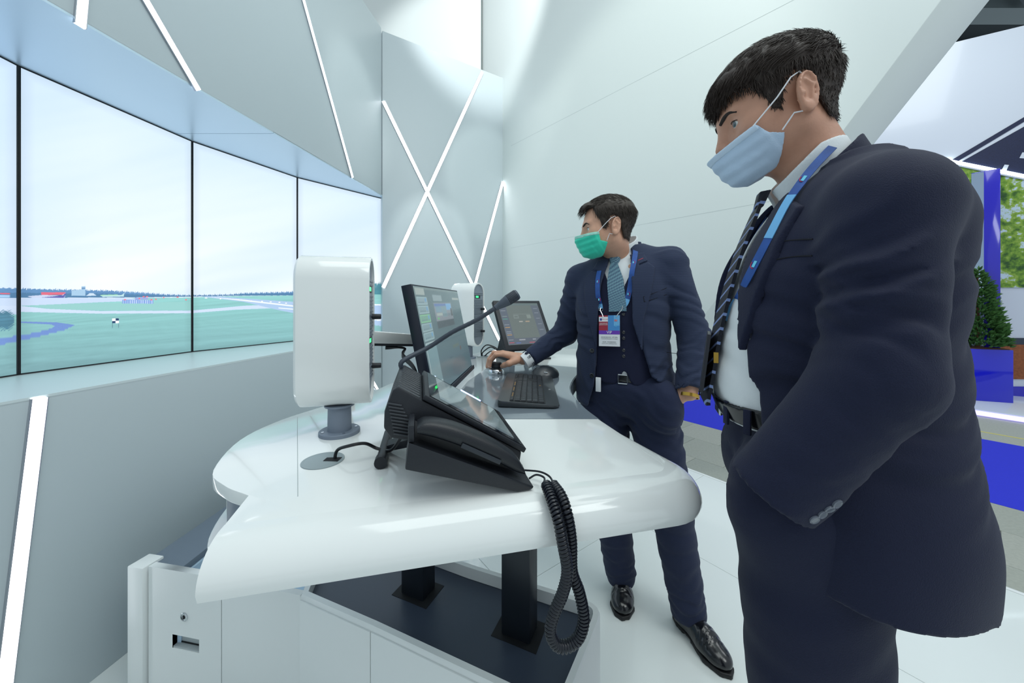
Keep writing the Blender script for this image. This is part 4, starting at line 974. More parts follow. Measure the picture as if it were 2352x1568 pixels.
# ------------------------------------------------------------------ people
def skin_mat(name, col):
    m = mat(name, col, .48, var=(70, .10), bump=(260, .15)); b = m.node_tree.nodes['Principled BSDF']
    b.inputs['Subsurface Weight'].default_value = .12; b.inputs['Subsurface Radius'].default_value = (.012, .005, .003); b.inputs['Subsurface Scale'].default_value = .4
    return m
def cloth(name, col, rough=.85, line=None):
    """woven cloth: fine bump, optional fine horizontal rib"""
    m = mat(name, col, rough, spec=.3, bump=(700, .35), var=(500, .18), sheen=.06)
    if line:
        nt = m.node_tree; b = nt.nodes['Principled BSDF']; tc = nt.nodes.new('ShaderNodeTexCoord'); wv = nt.nodes.new('ShaderNodeTexWave')
        wv.wave_type = 'BANDS'; wv.bands_direction = 'Z'; wv.inputs['Scale'].default_value = line[0]; wv.inputs['Distortion'].default_value = .6; wv.inputs['Detail'].default_value = 1
        nt.links.new(tc.outputs['Object'], wv.inputs[0])
        mx = nt.nodes.new('ShaderNodeMix'); mx.data_type = 'RGBA'; mx.inputs[6].default_value = lin(col) + (1,); mx.inputs[7].default_value = lin(line[1]) + (1,)
        nt.links.new(wv.outputs[0], mx.inputs[0]); nt.links.new(mx.outputs[2], b.inputs['Base Color'])
    return m
def striped(name, c0, c1, scale, dirn, thr=.8, c2=None):
    if name in MATS: return MATS[name]
    m = mat(name, c0, .55, spec=.4, bump=(900, .2)); nt = m.node_tree; b = nt.nodes['Principled BSDF']
    tc = nt.nodes.new('ShaderNodeTexCoord'); mp = nt.nodes.new('ShaderNodeVectorMath'); mp.operation = 'DOT_PRODUCT'; mp.inputs[1].default_value = tuple(nrm(dirn) * scale)
    nt.links.new(tc.outputs['Object'], mp.inputs[0])
    fr = nt.nodes.new('ShaderNodeMath'); fr.operation = 'FRACT'; nt.links.new(mp.outputs['Value'], fr.inputs[0])
    cr = nt.nodes.new('ShaderNodeValToRGB'); cr.color_ramp.interpolation = 'CONSTANT'
    cr.color_ramp.elements[0].color = lin(c0) + (1,); cr.color_ramp.elements[1].position = thr; cr.color_ramp.elements[1].color = lin(c1) + (1,)
    if c2: e_ = cr.color_ramp.elements.new(thr * .5); e_.color = lin(c2) + (1,); e_ = cr.color_ramp.elements.new(thr * .5 + .08); e_.color = lin(c0) + (1,)
    nt.links.new(fr.outputs[0], cr.inputs[0]); nt.links.new(cr.outputs[0], b.inputs['Base Color']); return m

class Frame:
    """a person's own axes: f forward, l to his left, z up"""
    def __init__(s, O, F): s.O = np.array([O[0], O[1], 0.0]); s.F = nrm(np.array([F[0], F[1], 0])); s.L = np.array([-s.F[1], s.F[0], 0])
    def w(s, q): q = np.asarray(q, float); return s.O + q[..., 0:1] * s.F + q[..., 1:2] * s.L + q[..., 2:3] * ZS
    def W(s, f, l, z): return s.O + s.F * f + s.L * l + ZS * z
    def q(s, P): d = np.asarray(P) - s.O; return np.stack([d @ s.F, d @ s.L, d[..., 2]], -1)
class HeadFrame:
    def __init__(s, O, fwd, pitch, k, roll=0.0):
        F = nrm(np.array([fwd[0], fwd[1], 0])); Lf = np.array([-F[1], F[0], 0]); c, n = math.cos(pitch), math.sin(pitch)
        s.F = F * c - ZS * n; s.U = F * n + ZS * c; s.L = Lf
        if roll: s.L, s.U = s.L * math.cos(roll) + s.U * math.sin(roll), s.U * math.cos(roll) - s.L * math.sin(roll)
        s.O = np.asarray(O, float); s.k = k
    def w(s, q): q = np.asarray(q, float) * s.k; return s.O + q[..., 0:1] * s.F + q[..., 1:2] * s.L + q[..., 2:3] * s.U
    def W(s, a, b, c): return s.w(np.array([a, b, c], float))
    def q(s, P): d = np.asarray(P, float) - s.O; return np.stack([d @ s.F, d @ s.L, d @ s.U], -1) / s.k

def catmull_interp(x, xs, ys):
    xs = np.asarray(xs, float); ys = np.asarray(ys, float); o = np.argsort(xs); xs = xs[o]; ys = ys[o]
    m = np.gradient(ys, xs); i = np.clip(np.searchsorted(xs, x) - 1, 0, len(xs) - 2); h = xs[i + 1] - xs[i]; t = np.clip((x - xs[i]) / h, 0, 1)
    t2 = t * t; t3 = t2 * t
    return ((2 * t3 - 3 * t2 + 1) * ys[i] + (t3 - 2 * t2 + t) * h * m[i] + (-2 * t3 + 3 * t2) * ys[i + 1] + (t3 - t2) * h * m[i + 1]).astype(np.float32)
def s_loft(P, sec, n=2.4, z=None, grow=0.0):
    """stack of superelliptic sections (z, centre f, centre l, half depth, half width)"""
    z = P[:, 2] if z is None else z
    S = np.array(sec, float); cf, cl, a, b = [catmull_interp(z, S[:, 0], S[:, i]) for i in (1, 2, 3, 4)]
    a = a + grow; b = b + grow
    r = (np.abs((P[:, 0] - cf) / a) ** n + np.abs((P[:, 1] - cl) / b) ** n) ** (1 / n)
    d = (r - 1) * np.minimum(a, b)
    return np.maximum(d, np.maximum(z - S[:, 0].max() - grow, S[:, 0].min() - grow - z))
def wob(P, seed, freq, n=6, dirs=None):
    R = np.random.default_rng(seed); r = np.zeros(len(P), np.float32)
    for k in range(n):
        d = R.normal(size=3); d = d / np.linalg.norm(d); r += np.sin((P @ d.astype(np.float32)) * freq * R.uniform(.6, 1.6) + R.uniform(0, 6.28))
    return r / n ** .5
def folds(P, d, wl, seed, warp=.6):
    d = np.asarray(nrm(d), np.float32); ph = (P @ d) * (2 * math.pi / wl) + warp * 2.2 * wob(P, seed, 2 * math.pi / (wl * 3.2), 5)
    return np.sin(ph) * .7 + .3 * np.sin(2.1 * ph + 1.3)
def sstep(x, a, b): t = np.clip((x - a) / (b - a), 0, 1); return t * t * (3 - 2 * t)

def head_f(P, neck, features=True):
    ab = np.abs(P[:, 1]); S = np.stack([P[:, 0], ab, P[:, 2]], 1)           # mirrored for paired features
    d = s_ell(P, (-.010, 0, .044), (.100, .0735, .083))
    d = smin(d, s_ell(P, (.043, 0, -.018), (.052, .056, .074)), .045)
    d = smin(d, s_cone(S, (.000, .050, -.045), (.072, .020, -.078), .021, .015), .035)
    d = smin(d, s_ball(P, (.082, 0, -.079), .0165), .03)
    d = smin(d, s_ell(P, (.030, 0, -.058), (.052, .046, .035)), .03)
    d = smin(d, s_ball(S, (.060, .040, -.020), .021), .03)
    d = smin(d, s_cone(S, (.0885, 0, .020), (.080, .040, .024), .0095, .009), .018)
    d = smax(d, -s_ball(S, (.1045, .0335, .000), .0200), .012)
    d = smin(d, s_cone(P, (.092, 0, .012), (.108, 0, -.030), .0075, .0115), .014)
    d = smin(d, s_ball(S, (.102, .0115, -.034), .0085), .008)
    d = smin(d, s_cone(S, (.094, 0, -.056), (.086, .022, -.058), .0075, .004), .010)
    eb = s_ball(S, (.0765, .0325, .001), .0142)
    d = smin(d, np.maximum(eb, -(P[:, 2] - .0052 + (ab - .0325) ** 2 * 18)), .004)   # upper lid
    d = smin(d, np.maximum(eb, (P[:, 2] + .0052 - (ab - .0325) ** 2 * 14)), .004)    # lower lid
    # ears
    tz = math.radians(12); A = np.array([[math.cos(tz), 0, math.sin(tz)], [0, 1, 0], [-math.sin(tz), 0, math.cos(tz)]])
    yw = math.radians(24); A2 = np.array([[math.cos(yw), math.sin(yw), 0], [-math.sin(yw), math.cos(yw), 0], [0, 0, 1]])
    AE = A2 @ A
    ce = np.array([-.016, .0785, .000])
    q = (S - ce.astype(np.float32)) @ AE.T.astype(np.float32)
    rr = np.sqrt((q[:, 0] / .0205) ** 2 + ((q[:, 2]) / np.where(q[:, 2] > 0, .034, .036)) ** 2)
    ear = np.maximum((rr - 1) * .018, np.abs(q[:, 1]) - .0045)
    ear = smax(ear, -np.maximum((np.sqrt((q[:, 0] - .000) ** 2 / .0145 ** 2 + (q[:, 2] - .003) ** 2 / .0265 ** 2) - 1) * .013, -(q[:, 1] - .0000)), .003)
    ear = smin(ear, s_cone(q, (-.007, .001, -.016), (-.008, .001, .010), .0035, .0035), .004)
    ear = smin(ear, s_cone(q, (-.008, .001, .010), (.004, .001, .018), .0032, .0028), .004)
    ear = smin(ear, s_ball(q, (.011, .001, -.006), .0045), .005)
    ear = smin(ear, s_ell(q, (.003, .000, -.028), (.0085, .0055, .010)), .006)
    d = smin(d, ear, .007)
    if neck is not None:
        a, b, r0, r1 = neck; d = smin(d, s_cone(P, a, b, r0, r1), .03)
        d = smin(d, s_cone(P, np.array(b), np.array(b) + np.array([-.01, .10, -.045]), .04, .035), .03); d = smin(d, s_cone(P, np.array(b), np.array(b) + np.array([-.01, -.10, -.045]), .04, .035), .03)
    return d
def person_head(root, HF, neckW, skin, h, hair_poly, hair_thick, hair_col, mask_col, mask_poly, band_col, comb, n_str, extra=None, brow_col='2a211d', gaze=(1, 0, -.1), hair_seed=3):
    k = HF.k
    neck = (np.array([-.022, 0, -.055]), HF.q(neckW), .054 / k, .060 / k)
    nb = HF.q(neckW); fx, xpts = extra                                # arms and hands belong to the same body
    def f(P):
        e_ = fx(HF.w(P).astype(np.float32)) / k; r = np.full(len(P), 1.0, np.float32)
        far_ = P[:, 2] < nb[2] - .06
        r[~far_] = head_f(P[~far_], neck); return smin(r, e_, .02)
    xq = HF.q(np.array(xpts)); lo_ = np.minimum(xq.min(0) - .03, (-.135, -.16, nb[2] - .03)); hi_ = np.maximum(xq.max(0) + .03, (.135, .16, .135))
    V, Q = nets(f, lo_, hi_, h)
    raw('body', HF.w(V), Q, skin, root)
    # eyes
    g = nrm(gaze)
    for sgn in (-1, 1):
        c = np.array([.0765, .0325 * sgn, .001]); m = MB()
        m.lathe(HF.w(c), [(.0001, -.0128 * k)] + [(.0128 * k * math.sin(t), -.0128 * k * math.cos(t)) for t in np.linspace(.2, math.pi - .2, 12)] + [(.0001, .0128 * k)], 20, HF.F); eye = m.build('eye', mat('eye_white', 'd9d6d0', .15, coat=.5), root)
        gd = nrm(HF.F * g[0] + HF.L * g[1] + HF.U * g[2])
        for nm, cl, ang_, rr in (('iris', '4d5d64', .44, .0130), ('pupil', '0a0a0c', .2, .0132)):
            m = MB(); m.lathe(HF.w(c), [(rr * k * math.sin(t), rr * k * math.cos(t)) for t in np.linspace(ang_, .02, 5)], 18, gd); m.build(nm, mat(nm + '_colour', cl, .1, coat=.6), eye)
        def face_pt(l_, z_, o_):                                     # point on the face in front of (l, z)
            fs_ = np.linspace(.125, .03, 500); P = np.stack([fs_, np.full(500, l_ * sgn), np.full(500, z_)], 1).astype(np.float32); i = int(np.argmax(head_f(P, None) < 0)); return HF.w(np.array([fs_[i] + o_, l_ * sgn, z_]))
        pts = spline([face_pt(l_, z_, -.0008) for l_, z_ in ((.011, .0165), (.020, .0215), (.032, .0245), (.042, .0225), (.050, .0165))], 5); rs = np.interp(np.linspace(0, 1, len(pts)), [0, .3, 1], [.0034, .0042, .0016]) * k
        m = MB(); m.tube(pts, list(rs), 8); m.build('eyebrow', mat('brow_' + brow_col, brow_col, .8, bump=(900, .8)), root)
        pts = [HF.w(c + .0146 * nrm(np.array([math.cos(a) * .94, math.sin(a) * sgn, .40 - .25 * a * a]))) for a in np.linspace(-.75, .95, 12)]
        m = MB(); m.tube(pts, list(np.interp(np.linspace(0, 1, 12), [0, .5, 1], [.0004, .0010, .0007]) * k), 6); m.build('eyelash_line', mat('lash_dark', '17110f', .7), eye)
    # hair cap and strands
    def cap(P):
        d = s_ell(P, (-.010, 0, .044), (.100, .0735, .083))
        d = smin(d, s_ell(P, (.043, 0, -.022), (.052, .056, .084)), .045)
        d = smin(d, s_cone(P, (-.02, 0, -.04), (-.025, 0, -.09), .060, .056), .03)
        return d
    def hair(P):
        t = hair_thick(P)
        d = cap(P) - t + .0016 * folds(P, comb(P[:1])[0] if False else (.3, 1, .25), .011, hair_seed, .9)
        reg = s_poly(P[:, 0], P[:, 2], hair_poly)
        return smax(smax(d, reg, .006), -(cap(P) + .006), .004)
    Vh, Qh = nets(hair, (-.14, -.10, -.115), (.14, .10, .165), h * 1.25)
    R = np.random.default_rng(hair_seed)
    sel = R.integers(0, len(Vh), n_str); p0 = Vh[sel]
    e_ = .002; G = np.stack([cap(p0 + np.eye(3)[i] * e_) - cap(p0 - np.eye(3)[i] * e_) for i in range(3)], 1); G /= np.linalg.norm(G, axis=1)[:, None] + 1e-9
    keep = cap(p0.astype(np.float32)) > .001; p0 = p0[keep]; G = G[keep]
    D = comb(p0) + R.normal(size=p0.shape) * .22; D -= (D * G).sum(1)[:, None] * G; D /= np.linalg.norm(D, axis=1)[:, None] + 1e-9
    ln = np.interp(p0[:, 2], [-.08, .02, .08], [.007, .011, .028]) * R.uniform(.7, 1.3, len(p0))
    S_ = np.cross(D, G); rings = []; lift = R.uniform(0, .0045, len(p0))
    for j, t in enumerate((0, .4, .75, 1.0)):
        c = p0 - G * .002 + D * (ln * t)[:, None] + G * ((.0030 + lift) * t - .0035 * t * t * ln / .02)[:, None]
        wv = (.00062, .0006, .00045, .0001)[j]
        rings.append(np.stack([c + S_ * wv, c + G * wv * .8, c - S_ * wv], 1))
    ST = np.stack(rings, 1).reshape(-1, 3); ns = len(p0); base = (np.arange(ns) * 12)[:, None]
    fq = np.array([[j * 3 + a, j * 3 + (a + 1) % 3, j * 3 + 3 + (a + 1) % 3, j * 3 + 3 + a] for j in range(3) for a in range(3)])
    QS = (base[:, :, None] + fq[None]).reshape(-1, 4)
    Vall = np.concatenate([HF.w(Vh), HF.w(ST)]); Qall = np.concatenate([Qh, QS + len(Vh)])
    raw('hair', Vall, Qall, mat('hair_' + hair_col, hair_col, .5, spec=.35, var=(220, .6)), root)
    # face mask with ear loops
    def mform(P):
        d = head_f(P, None); d = smin(d, s_ell(P, (.070, 0, -.050), (.044, .046, .047)), .05); d = smin(d, s_ball(P, (.100, 0, -.034), .013), .05)
        return d - .003
    def mask_shell(grow, poly):
        def g_(P):
            b = mform(P) - grow + .0010 * np.sin((P[:, 2] * 1.0 + .30 * (P[:, 0] - .1) + .12 * np.abs(P[:, 1])) * 2 * math.pi / .024) * sstep(P[:, 0], .045, .075) + .0009 * wob(P, 5, 70) + .0008 * folds(P, (.9, .1, -.5), .03, 6, .7)
            return smax(np.maximum(b, -(b + .0075)), s_poly(P[:, 0], P[:, 2], poly), .001)
        return g_
    lo_ = (.0, -.085, -.15); hi_ = (.155, .085, .03)
    V, Q = nets(mask_shell(0, mask_poly), lo_, hi_, h * .8)
    mk = raw('face_mask', V * 0 + HF.w(V), Q, mat('mask_' + mask_col, mask_col, .8, bump=(500, .3), sheen=.2), root)
    topb = [mask_poly[0], mask_poly[1], tuple(np.array(mask_poly[1]) + (-.004, -.012)), tuple(np.array(mask_poly[0]) + (0, -.013))]
    V, Q = nets(mask_shell(.0012, topb), lo_, hi_, h * .8); raw('mask_band', HF.w(V), Q, mat('mask_band_' + band_col, band_col, .8), mk)
    c1 = np.array(mask_poly[1]); c2 = np.array(mask_poly[3]); 
    for sgn in (-1, 1):
        def surf(f_, z_):                                            # point on the cheek at a given side position
            ls = np.linspace(.095, .0, 400); P = np.stack([np.full(400, f_), ls * sgn, np.full(400, z_)], 1).astype(np.float32); dd = mform(P)
            i = np.argmax(dd < .001); return np.array([f_, ls[i] * sgn, z_])
        for a, ear in ((c1, [(.030, .079, .006), (.004, .083, .030), (-.012, .080, .036), (-.022, .074, .024)]), (c2, [(.012, .077, -.030), (-.006, .080, -.034), (-.016, .075, -.026)])):
            pts = [HF.w(surf(a[0] + .004, a[1] - .003 if a is c1 else a[1] + .004))] + [HF.w(np.array(p) * (1, sgn, 1)) for p in ear]
            m = MB(); m.tube([pts[0] * (1 - t) + pts[1] * t for t in np.linspace(0, 1, 5)] + pts[2:], .0013 * k, 8); m.build('ear_loop', mat('ear_loop_white', 'eceef2', .7), mk)
    return HF

def suit_mesh(name, FR, f, lo, hi, h, m, root):
    V, Q = nets(f, lo, hi, h); return raw(name, FR.w(V), Q, m, root)
def march(f, FR, o, d, t0, t1, n=900):
    """first surface point along a world ray for a local-space shape; returns point and normal"""
    t = np.linspace(t0, t1, n); P = o + t[:, None] * d; v = f(FR.q(P).astype(np.float32)); i = int(np.argmax(v < 0))
    if v[i] >= 0: return None, None
    p = P[i]; e_ = .003; G = np.array([f(FR.q((p + np.eye(3)[j] * e_)[None]).astype(np.float32))[0] - f(FR.q((p - np.eye(3)[j] * e_)[None]).astype(np.float32))[0] for j in range(3)])
    return p, nrm(G)
def ray(px, py): return np.array([0, 0, CAMZ]), np.array([(px - CX) / FPX, 1.0, -(py - HY) / FPX])
def ribbon(name, pts, nrms, widths, thick, m, root):
    """flat band along points, facing the normals"""
    pts = [np.asarray(p, float) for p in pts]; N = len(pts); rings = []
    for i in range(N):
        t = nrm(pts[min(i + 1, N - 1)] - pts[max(i - 1, 0)]); n_ = nrm(nrms[i] - t * np.dot(nrms[i], t)); sd = np.cross(t, n_); w_ = widths[i] / 2
        rings.append([pts[i] - sd * w_, pts[i] + sd * w_, pts[i] + sd * w_ + n_ * thick, pts[i] - sd * w_ + n_ * thick])
    b = MB(); b.loft(rings); return b.build(name, m, root, smooth=40)
def shoe(root, heel, toe, m, sole_m):
    heel = np.array([heel[0], heel[1], 0]); toe = np.array([toe[0], toe[1], 0]); f_ = nrm(toe - heel); sd = np.array([-f_[1], f_[0], 0]); A = np.array([f_, sd, ZS]); Ln = np.linalg.norm(toe - heel)
    def up(P):
        q = (P - heel.astype(np.float32)) @ A.T.astype(np.float32)
        d = s_cone(q, (Ln * .14, 0, .045), (Ln * .55, .004, .040), .036, .040, ((0, 0, 1), 1.1))
        d = smin(d, s_ell(q, (Ln * .72, .004, .030), (Ln * .27, .045, .032)), .03)
        d = smin(d, s_cone(q, (Ln * .16, 0, .05), (Ln * .26, 0, .095), .034, .033), .03)
        d = smin(d, s_ell(q, (Ln * .48, .0, .055), (Ln * .17, .024, .028)), .02)
        d = d + .0016 * folds(q, (1, 0, .3), .016, 4) * sstep(q[:, 0], Ln * .48, Ln * .6) * (1 - sstep(q[:, 0], Ln * .7, Ln * .78)) * sstep(q[:, 2], .03, .05)
        return np.maximum(np.maximum(d, .010 - q[:, 2]), q[:, 2] - .115)
    c = (heel + toe) / 2
    V, Q = nets(up, c + (-.2, -.2, -.01), c + (.2, .2, .13), .0045)
    sh = raw('shoe', V, Q, m, root)
    def so(P):
        q = (P - heel.astype(np.float32)) @ A.T.astype(np.float32)
        w_ = np.interp(q[:, 0] / Ln, [0, .12, .4, .72, .95, 1.02], [.026, .036, .034, .050, .030, .004]).astype(np.float32)
        d = np.maximum(np.abs(q[:, 1] - .003) - w_, np.maximum(-q[:, 0] - .004, q[:, 0] - Ln - .006))
        d = np.maximum(d, np.maximum(q[:, 2] - .016, .0005 - q[:, 2]))
        return np.maximum(d, -np.maximum(np.maximum(Ln * .27 - q[:, 0], q[:, 0] - Ln * .42), q[:, 2] - .008))
    V, Q = nets(so, c + (-.2, -.2, -.01), c + (.2, .2, .04), .004); raw('sole', V, Q, sole_m, sh)
def hand_f(W_, K, fingers, thumb, palm_r=.016):
    """wrist, four knuckles and finger chains as tapered bones in world space"""
    def f(P):
        d = s_cone(P, W_[0], W_[1], W_[2], W_[3])
        mid = sum(K) / 4
        for j, k_ in enumerate(K):
            d = smin(d, s_cone(P, np.asarray(W_[1]) * .75 + k_ * .25, k_, palm_r, .0115), .014)
        for ch in fingers:
            for a in range(len(ch) - 1):
                r0 = (.0100, .0090, .0082, .0075)[a]; r1 = (.0092, .0084, .0076, .007)[a]
                d = smin(d, s_cone(P, ch[a], ch[a + 1], r0, r1), .005)
        for a in range(len(thumb) - 1):
            d = smin(d, s_cone(P, thumb[a], thumb[a + 1], (.017, .0125, .0105)[a], (.013, .0108, .0088)[a]), .010)
        return d
    return f
black_leather = mat('black_polished_leather', '0e1016', .22, coat=.3, bump=(120, .1))
sole_mat = mat('black_rubber_sole', '0c0d10', .55)
shirt_m = mat('white_cotton', 'e9eef0', .8, spec=.2, bump=(600, .2), sheen=.1)

def limb_chain(chain):
    """world points and radii of a bare arm inside the sleeve"""
    def f(P):
        d = None
        for a in range(len(chain) - 1):
            e_ = s_cone(P, chain[a][0], chain[a + 1][0], chain[a][1], chain[a + 1][1]); d = e_ if d is None else smin(d, e_, .02)
        return d
    return f
# ------------------------------------------------------------------ the man standing nearest, in profile
man1 = thing('person', (.54, .66, 0), 'nearest man in a dark navy suit and pale blue face mask, hand in pocket', 'person')
B1 = Frame((.54, .66), (-.94, .34))
suit1 = cloth('navy_wool', '161c36', .78)
core1 = [(.98, .000, 0, .125, .150), (1.05, .002, 0, .127, .136), (1.11, .013, 0, .133, .132), (1.20, .008, 0, .129, .138), (1.32, -.012, 0, .120, .160), (1.42, -.032, 0, .100, .165), (1.47, -.045, 0, .080, .125), (1.51, -.05, 0, .062, .075)]
jack1 = [(.86, -.038, 0, .142, .222), (.95, -.038, 0, .148, .218), (1.05, -.026, 0, .152, .196), (1.15, -.020, 0, .156, .182), (1.25, -.018, 0, .152, .190), (1.35, -.030, 0, .143, .197), (1.42, -.048, 0, .122, .192), (1.465, -.055, 0, .098, .155), (1.50, -.062, 0, .066, .095)]
shL, elL, cuL = np.array([-.018, .197, 1.405]), np.array([.004, .222, 1.185]), np.array([.110, .205, 1.012])
def lo1(z): return np.interp(z, [.86, .95, 1.02, 1.06, 1.10, 1.16, 1.25, 1.33, 1.42, 1.47, 1.52], [.140, .140, .136, .130, .124, .112, .104, .088, .062, .045, .045]).astype(np.float32)
def jacket1_outer(P):
    d = s_loft(P, jack1, 2.5)
    # flare of the left skirt pushed back by the hand
    d = smin(d, s_cone(P, (-.045, .10, 1.462), (-.030, .182, 1.428), .046, .046), .06); d = smin(d, s_cone(P, (-.045, -.10, 1.462), (-.042, -.185, 1.428), .046, .046), .06)
    return d
def arm1(P):
    t = P - shL.astype(np.float32)
    up = s_cone(P, shL, elL, .060, .058); fo = s_cone(P, elL, cuL + (cuL - elL) * .25, .058, .056)
    fw = folds(P, (.62, .1, 1.0), .062, 21, 1.3) * (.6 + .5 * wob(P, 61, 14)) + .6 * folds(P, (-.35, .2, 1.0), .045, 22, 1.2) * np.clip(wob(P, 62, 12), 0, 1); f2 = folds(P, (-.65, .1, .8), .048, 5, 1.2) * (.6 + .5 * wob(P, 63, 16))
    fw = fw * (.15 + .85 * sstep(P[:, 0], -.055, .0)); nearb = np.exp(-((P[:, 2] - 1.22) / .13) ** 2)
    up = up + .0068 * fw * (.50 + .6 * nearb); fo = fo + .0065 * f2 * np.exp(-np.maximum(P[:, 0] + .02, 0) / .06) + .001 * fw
    d = smin(up, fo, .022)
    ax = nrm(cuL - elL).astype(np.float32)
    return np.maximum(d, (P - cuL.astype(np.float32)) @ ax)
def arm1r(P):
    d = smin(s_cone(P, (-.05, -.208, 1.418), (-.055, -.235, 1.15), .064, .057), s_cone(P, (-.055, -.235, 1.15), (-.03, -.215, .93), .056, .046), .02)
    return d
def jacket1(P):
    d = jacket1_outer(P)
    d = d + .0042 * folds(P, (.25, .3, .9), .075, 31, 1.1) * sstep(P[:, 2], .95, 1.1) * (1 - sstep(P[:, 2], 1.3, 1.4)) + .004 * np.sin(np.arctan2(P[:, 1], P[:, 0] + .05) * 7 + 1) * (1 - sstep(P[:, 2], .86, 1.08))
    # open front and cut-away skirt
    l = P[:, 1]; op = np.maximum(np.abs(l) - lo1(P[:, 2]), .0 - P[:, 0])
    fe = np.interp(P[:, 2], [.86, .95, 1.05, 1.10, 1.16, 1.25], [.060, .092, .120, .132, .150, .22]).astype(np.float32)
    op = np.minimum(op, fe - P[:, 0])
    d = smax(d, -op, .006)
    # skirt as a thin layer: hollow below the waist, back vent
    inner = s_loft(P, jack1, 2.5, grow=-.016); d = np.maximum(d, -np.maximum(inner, P[:, 2] - 1.0))
    vent = np.maximum(np.abs(l + .004) - .004 - .05 * np.maximum(1.02 - P[:, 2], 0), np.maximum(P[:, 0] + .05, P[:, 2] - 1.02)); d = smax(d, -vent, .004)
    d = np.maximum(d, (.872 + .03 * (P[:, 0] + .1)) - P[:, 2])
    a = arm1(P)
    d = smin(d, a, np.where(P[:, 2] > 1.33, .035, .006).astype(np.float32)); d = smin(d, arm1r(P), .02)
    # sleeve mouth
    ax = nrm(cuL - elL).astype(np.float32); d = np.maximum(d, -np.maximum(s_cone(P, elL, cuL + (cuL - elL) * .3, .047, .0455), -((P - cuL.astype(np.float32)) @ ax) - .03))
    # armhole seam
    return d
jm1 = suit_mesh('jacket', B1, jacket1, (-.28, -.32, .84), (.21, .34, 1.56), .0052, suit1, man1)
def lapel1(P):
    d = jacket1_outer(P); l = P[:, 1]; wd_ = np.interp(P[:, 2], [1.20, 1.34, 1.44, 1.475], [.0, .058, .080, .058]).astype(np.float32)
    a = np.abs(l) - lo1(P[:, 2])
    g = np.maximum(np.maximum(a - wd_, -a - .004), np.maximum(1.20 - P[:, 2], P[:, 2] - 1.475 + .6 * np.maximum(a, 0)))
    return smax(np.maximum(np.maximum(d - .0075, -(d + .003)), g), -(P[:, 0] + .055), .001)
suit_mesh('lapel', B1, lapel1, (-.12, -.2, 1.18), (.2, .2, 1.5), .003, suit1, jm1)
cA, cB = np.array([-.050, 0, 1.43]), np.array([.035, 0, 1.60]); cax = nrm(cB - cA)
def ring_collar(P, r, th, h0, h1, slope, gap):
    q = P - cA.astype(np.float32); h_ = q @ cax.astype(np.float32); rad = np.linalg.norm(q - h_[:, None] * cax.astype(np.float32), axis=1)
    flare = .10 * np.maximum(.05 - h_, -.03)
    d = np.abs(rad - r - flare) - th
    lim = np.maximum(h_ - h1 + (2.0 * P[:, 0] ** 2 + .45 * np.maximum(P[:, 0], 0) if slope == 'soft' else slope * np.maximum(P[:, 0] + .05, -.01)), h0 - h_)
    d = np.maximum(d, lim)
    if gap is not None: d = np.maximum(d, -np.maximum(np.abs(P[:, 1]) - gap(P), -(P[:, 0] - .0)))
    return d
suit_mesh('collar', B1, lambda P: np.maximum(ring_collar(P, .084, .0050, .005, .108, .42, None), P[:, 0] + P[:, 2] * .0 - .028), (-.2, -.13, 1.38), (.1, .13, 1.62), .003, suit1, jm1)
# shirt
def shirt1(P):
    d = s_loft(P, core1, 2.2) + .0022 * folds(P, (.2, .4, .8), .07, 8, .8) * (1 - sstep(P[:, 2], 1.2, 1.35))
    return np.maximum(d, 1.06 - P[:, 2])
sh1 = suit_mesh('shirt', B1, shirt1, (-.18, -.2, 1.02), (.18, .2, 1.53), .006, shirt_m, man1)
suit_mesh('shirt_collar', B1, lambda P: ring_collar(P, .069, .0028, .0, .128, 'soft', lambda P: np.maximum(.004 + .35 * (1.50 - P[:, 2]), 0)), (-.2, -.12, 1.36), (.12, .12, 1.64), .0026, shirt_m, sh1)
# trousers, belt
def trousers1(P):
    d = s_ell(P, (-.012, 0, .985), (.142, .172, .13))
    L1 = [np.array(x) for x in ((.030, .095, .93), (.022, .112, .50), (-.02, .115, .07))]; R1 = [np.array(x) for x in ((-.02, -.09, .93), (-.06, -.10, .50), (-.11, -.10, .07))]
    for A_, s_ in ((L1, 1), (R1, 2)):
        d = smin(d, s_cone(P, A_[0], A_[1], .102, .083), .03); d = smin(d, s_cone(P, A_[1], A_[2], .083, .066), .02)
    d = smin(d, s_ell(P, (.075, .130, .975), (.072, .056, .09)), .05)          # pocketed hand pushes the cloth out
    d = d + .0022 * folds(P, (.2, 0, 1), .12, 12, .8) + .003 * folds(P, (.5, .2, .6), .05, 13, .9) * np.exp(-((P[:, 2] - 1.0) / .06) ** 2)
    return np.maximum(d, P[:, 2] - 1.064)
suit_mesh('trousers', B1, trousers1, (-.25, -.27, .02), (.25, .27, 1.08), .0075, suit1, man1)
belt1 = lambda P: np.maximum(np.maximum(s_loft(P, core1, 2.2) - .0065, -(s_loft(P, core1, 2.2) + .002)), np.abs(P[:, 2] - 1.082 + .05 * (P[:, 0] - .13)) - .0175)
bl = suit_mesh('belt', B1, belt1, (-.18, -.2, 1.04), (.18, .2, 1.12), .004, black_leather, man1)
m = MB(); m.box(B1.W(.139, .0, 1.081), (.003, .022, .0185), (B1.F, B1.L, ZS)); m.build('buckle', chrome, bl, bevel=.002)
for l_ in (.055, .105):
    f_ = .002 + .1325 * (1 - (l_ / .16) ** 2.2) ** (1 / 2.2); m = MB(); m.box(B1.W(f_ + .008, l_, 1.079), (.0025, .006, .021), (nrm(B1.F * (1 - l_ * 5) + B1.L * l_ * 5), nrm(np.cross(ZS, B1.F * (1 - l_ * 5) + B1.L * l_ * 5)), ZS)); m.build('belt_loop', suit1, bl, bevel=.001)
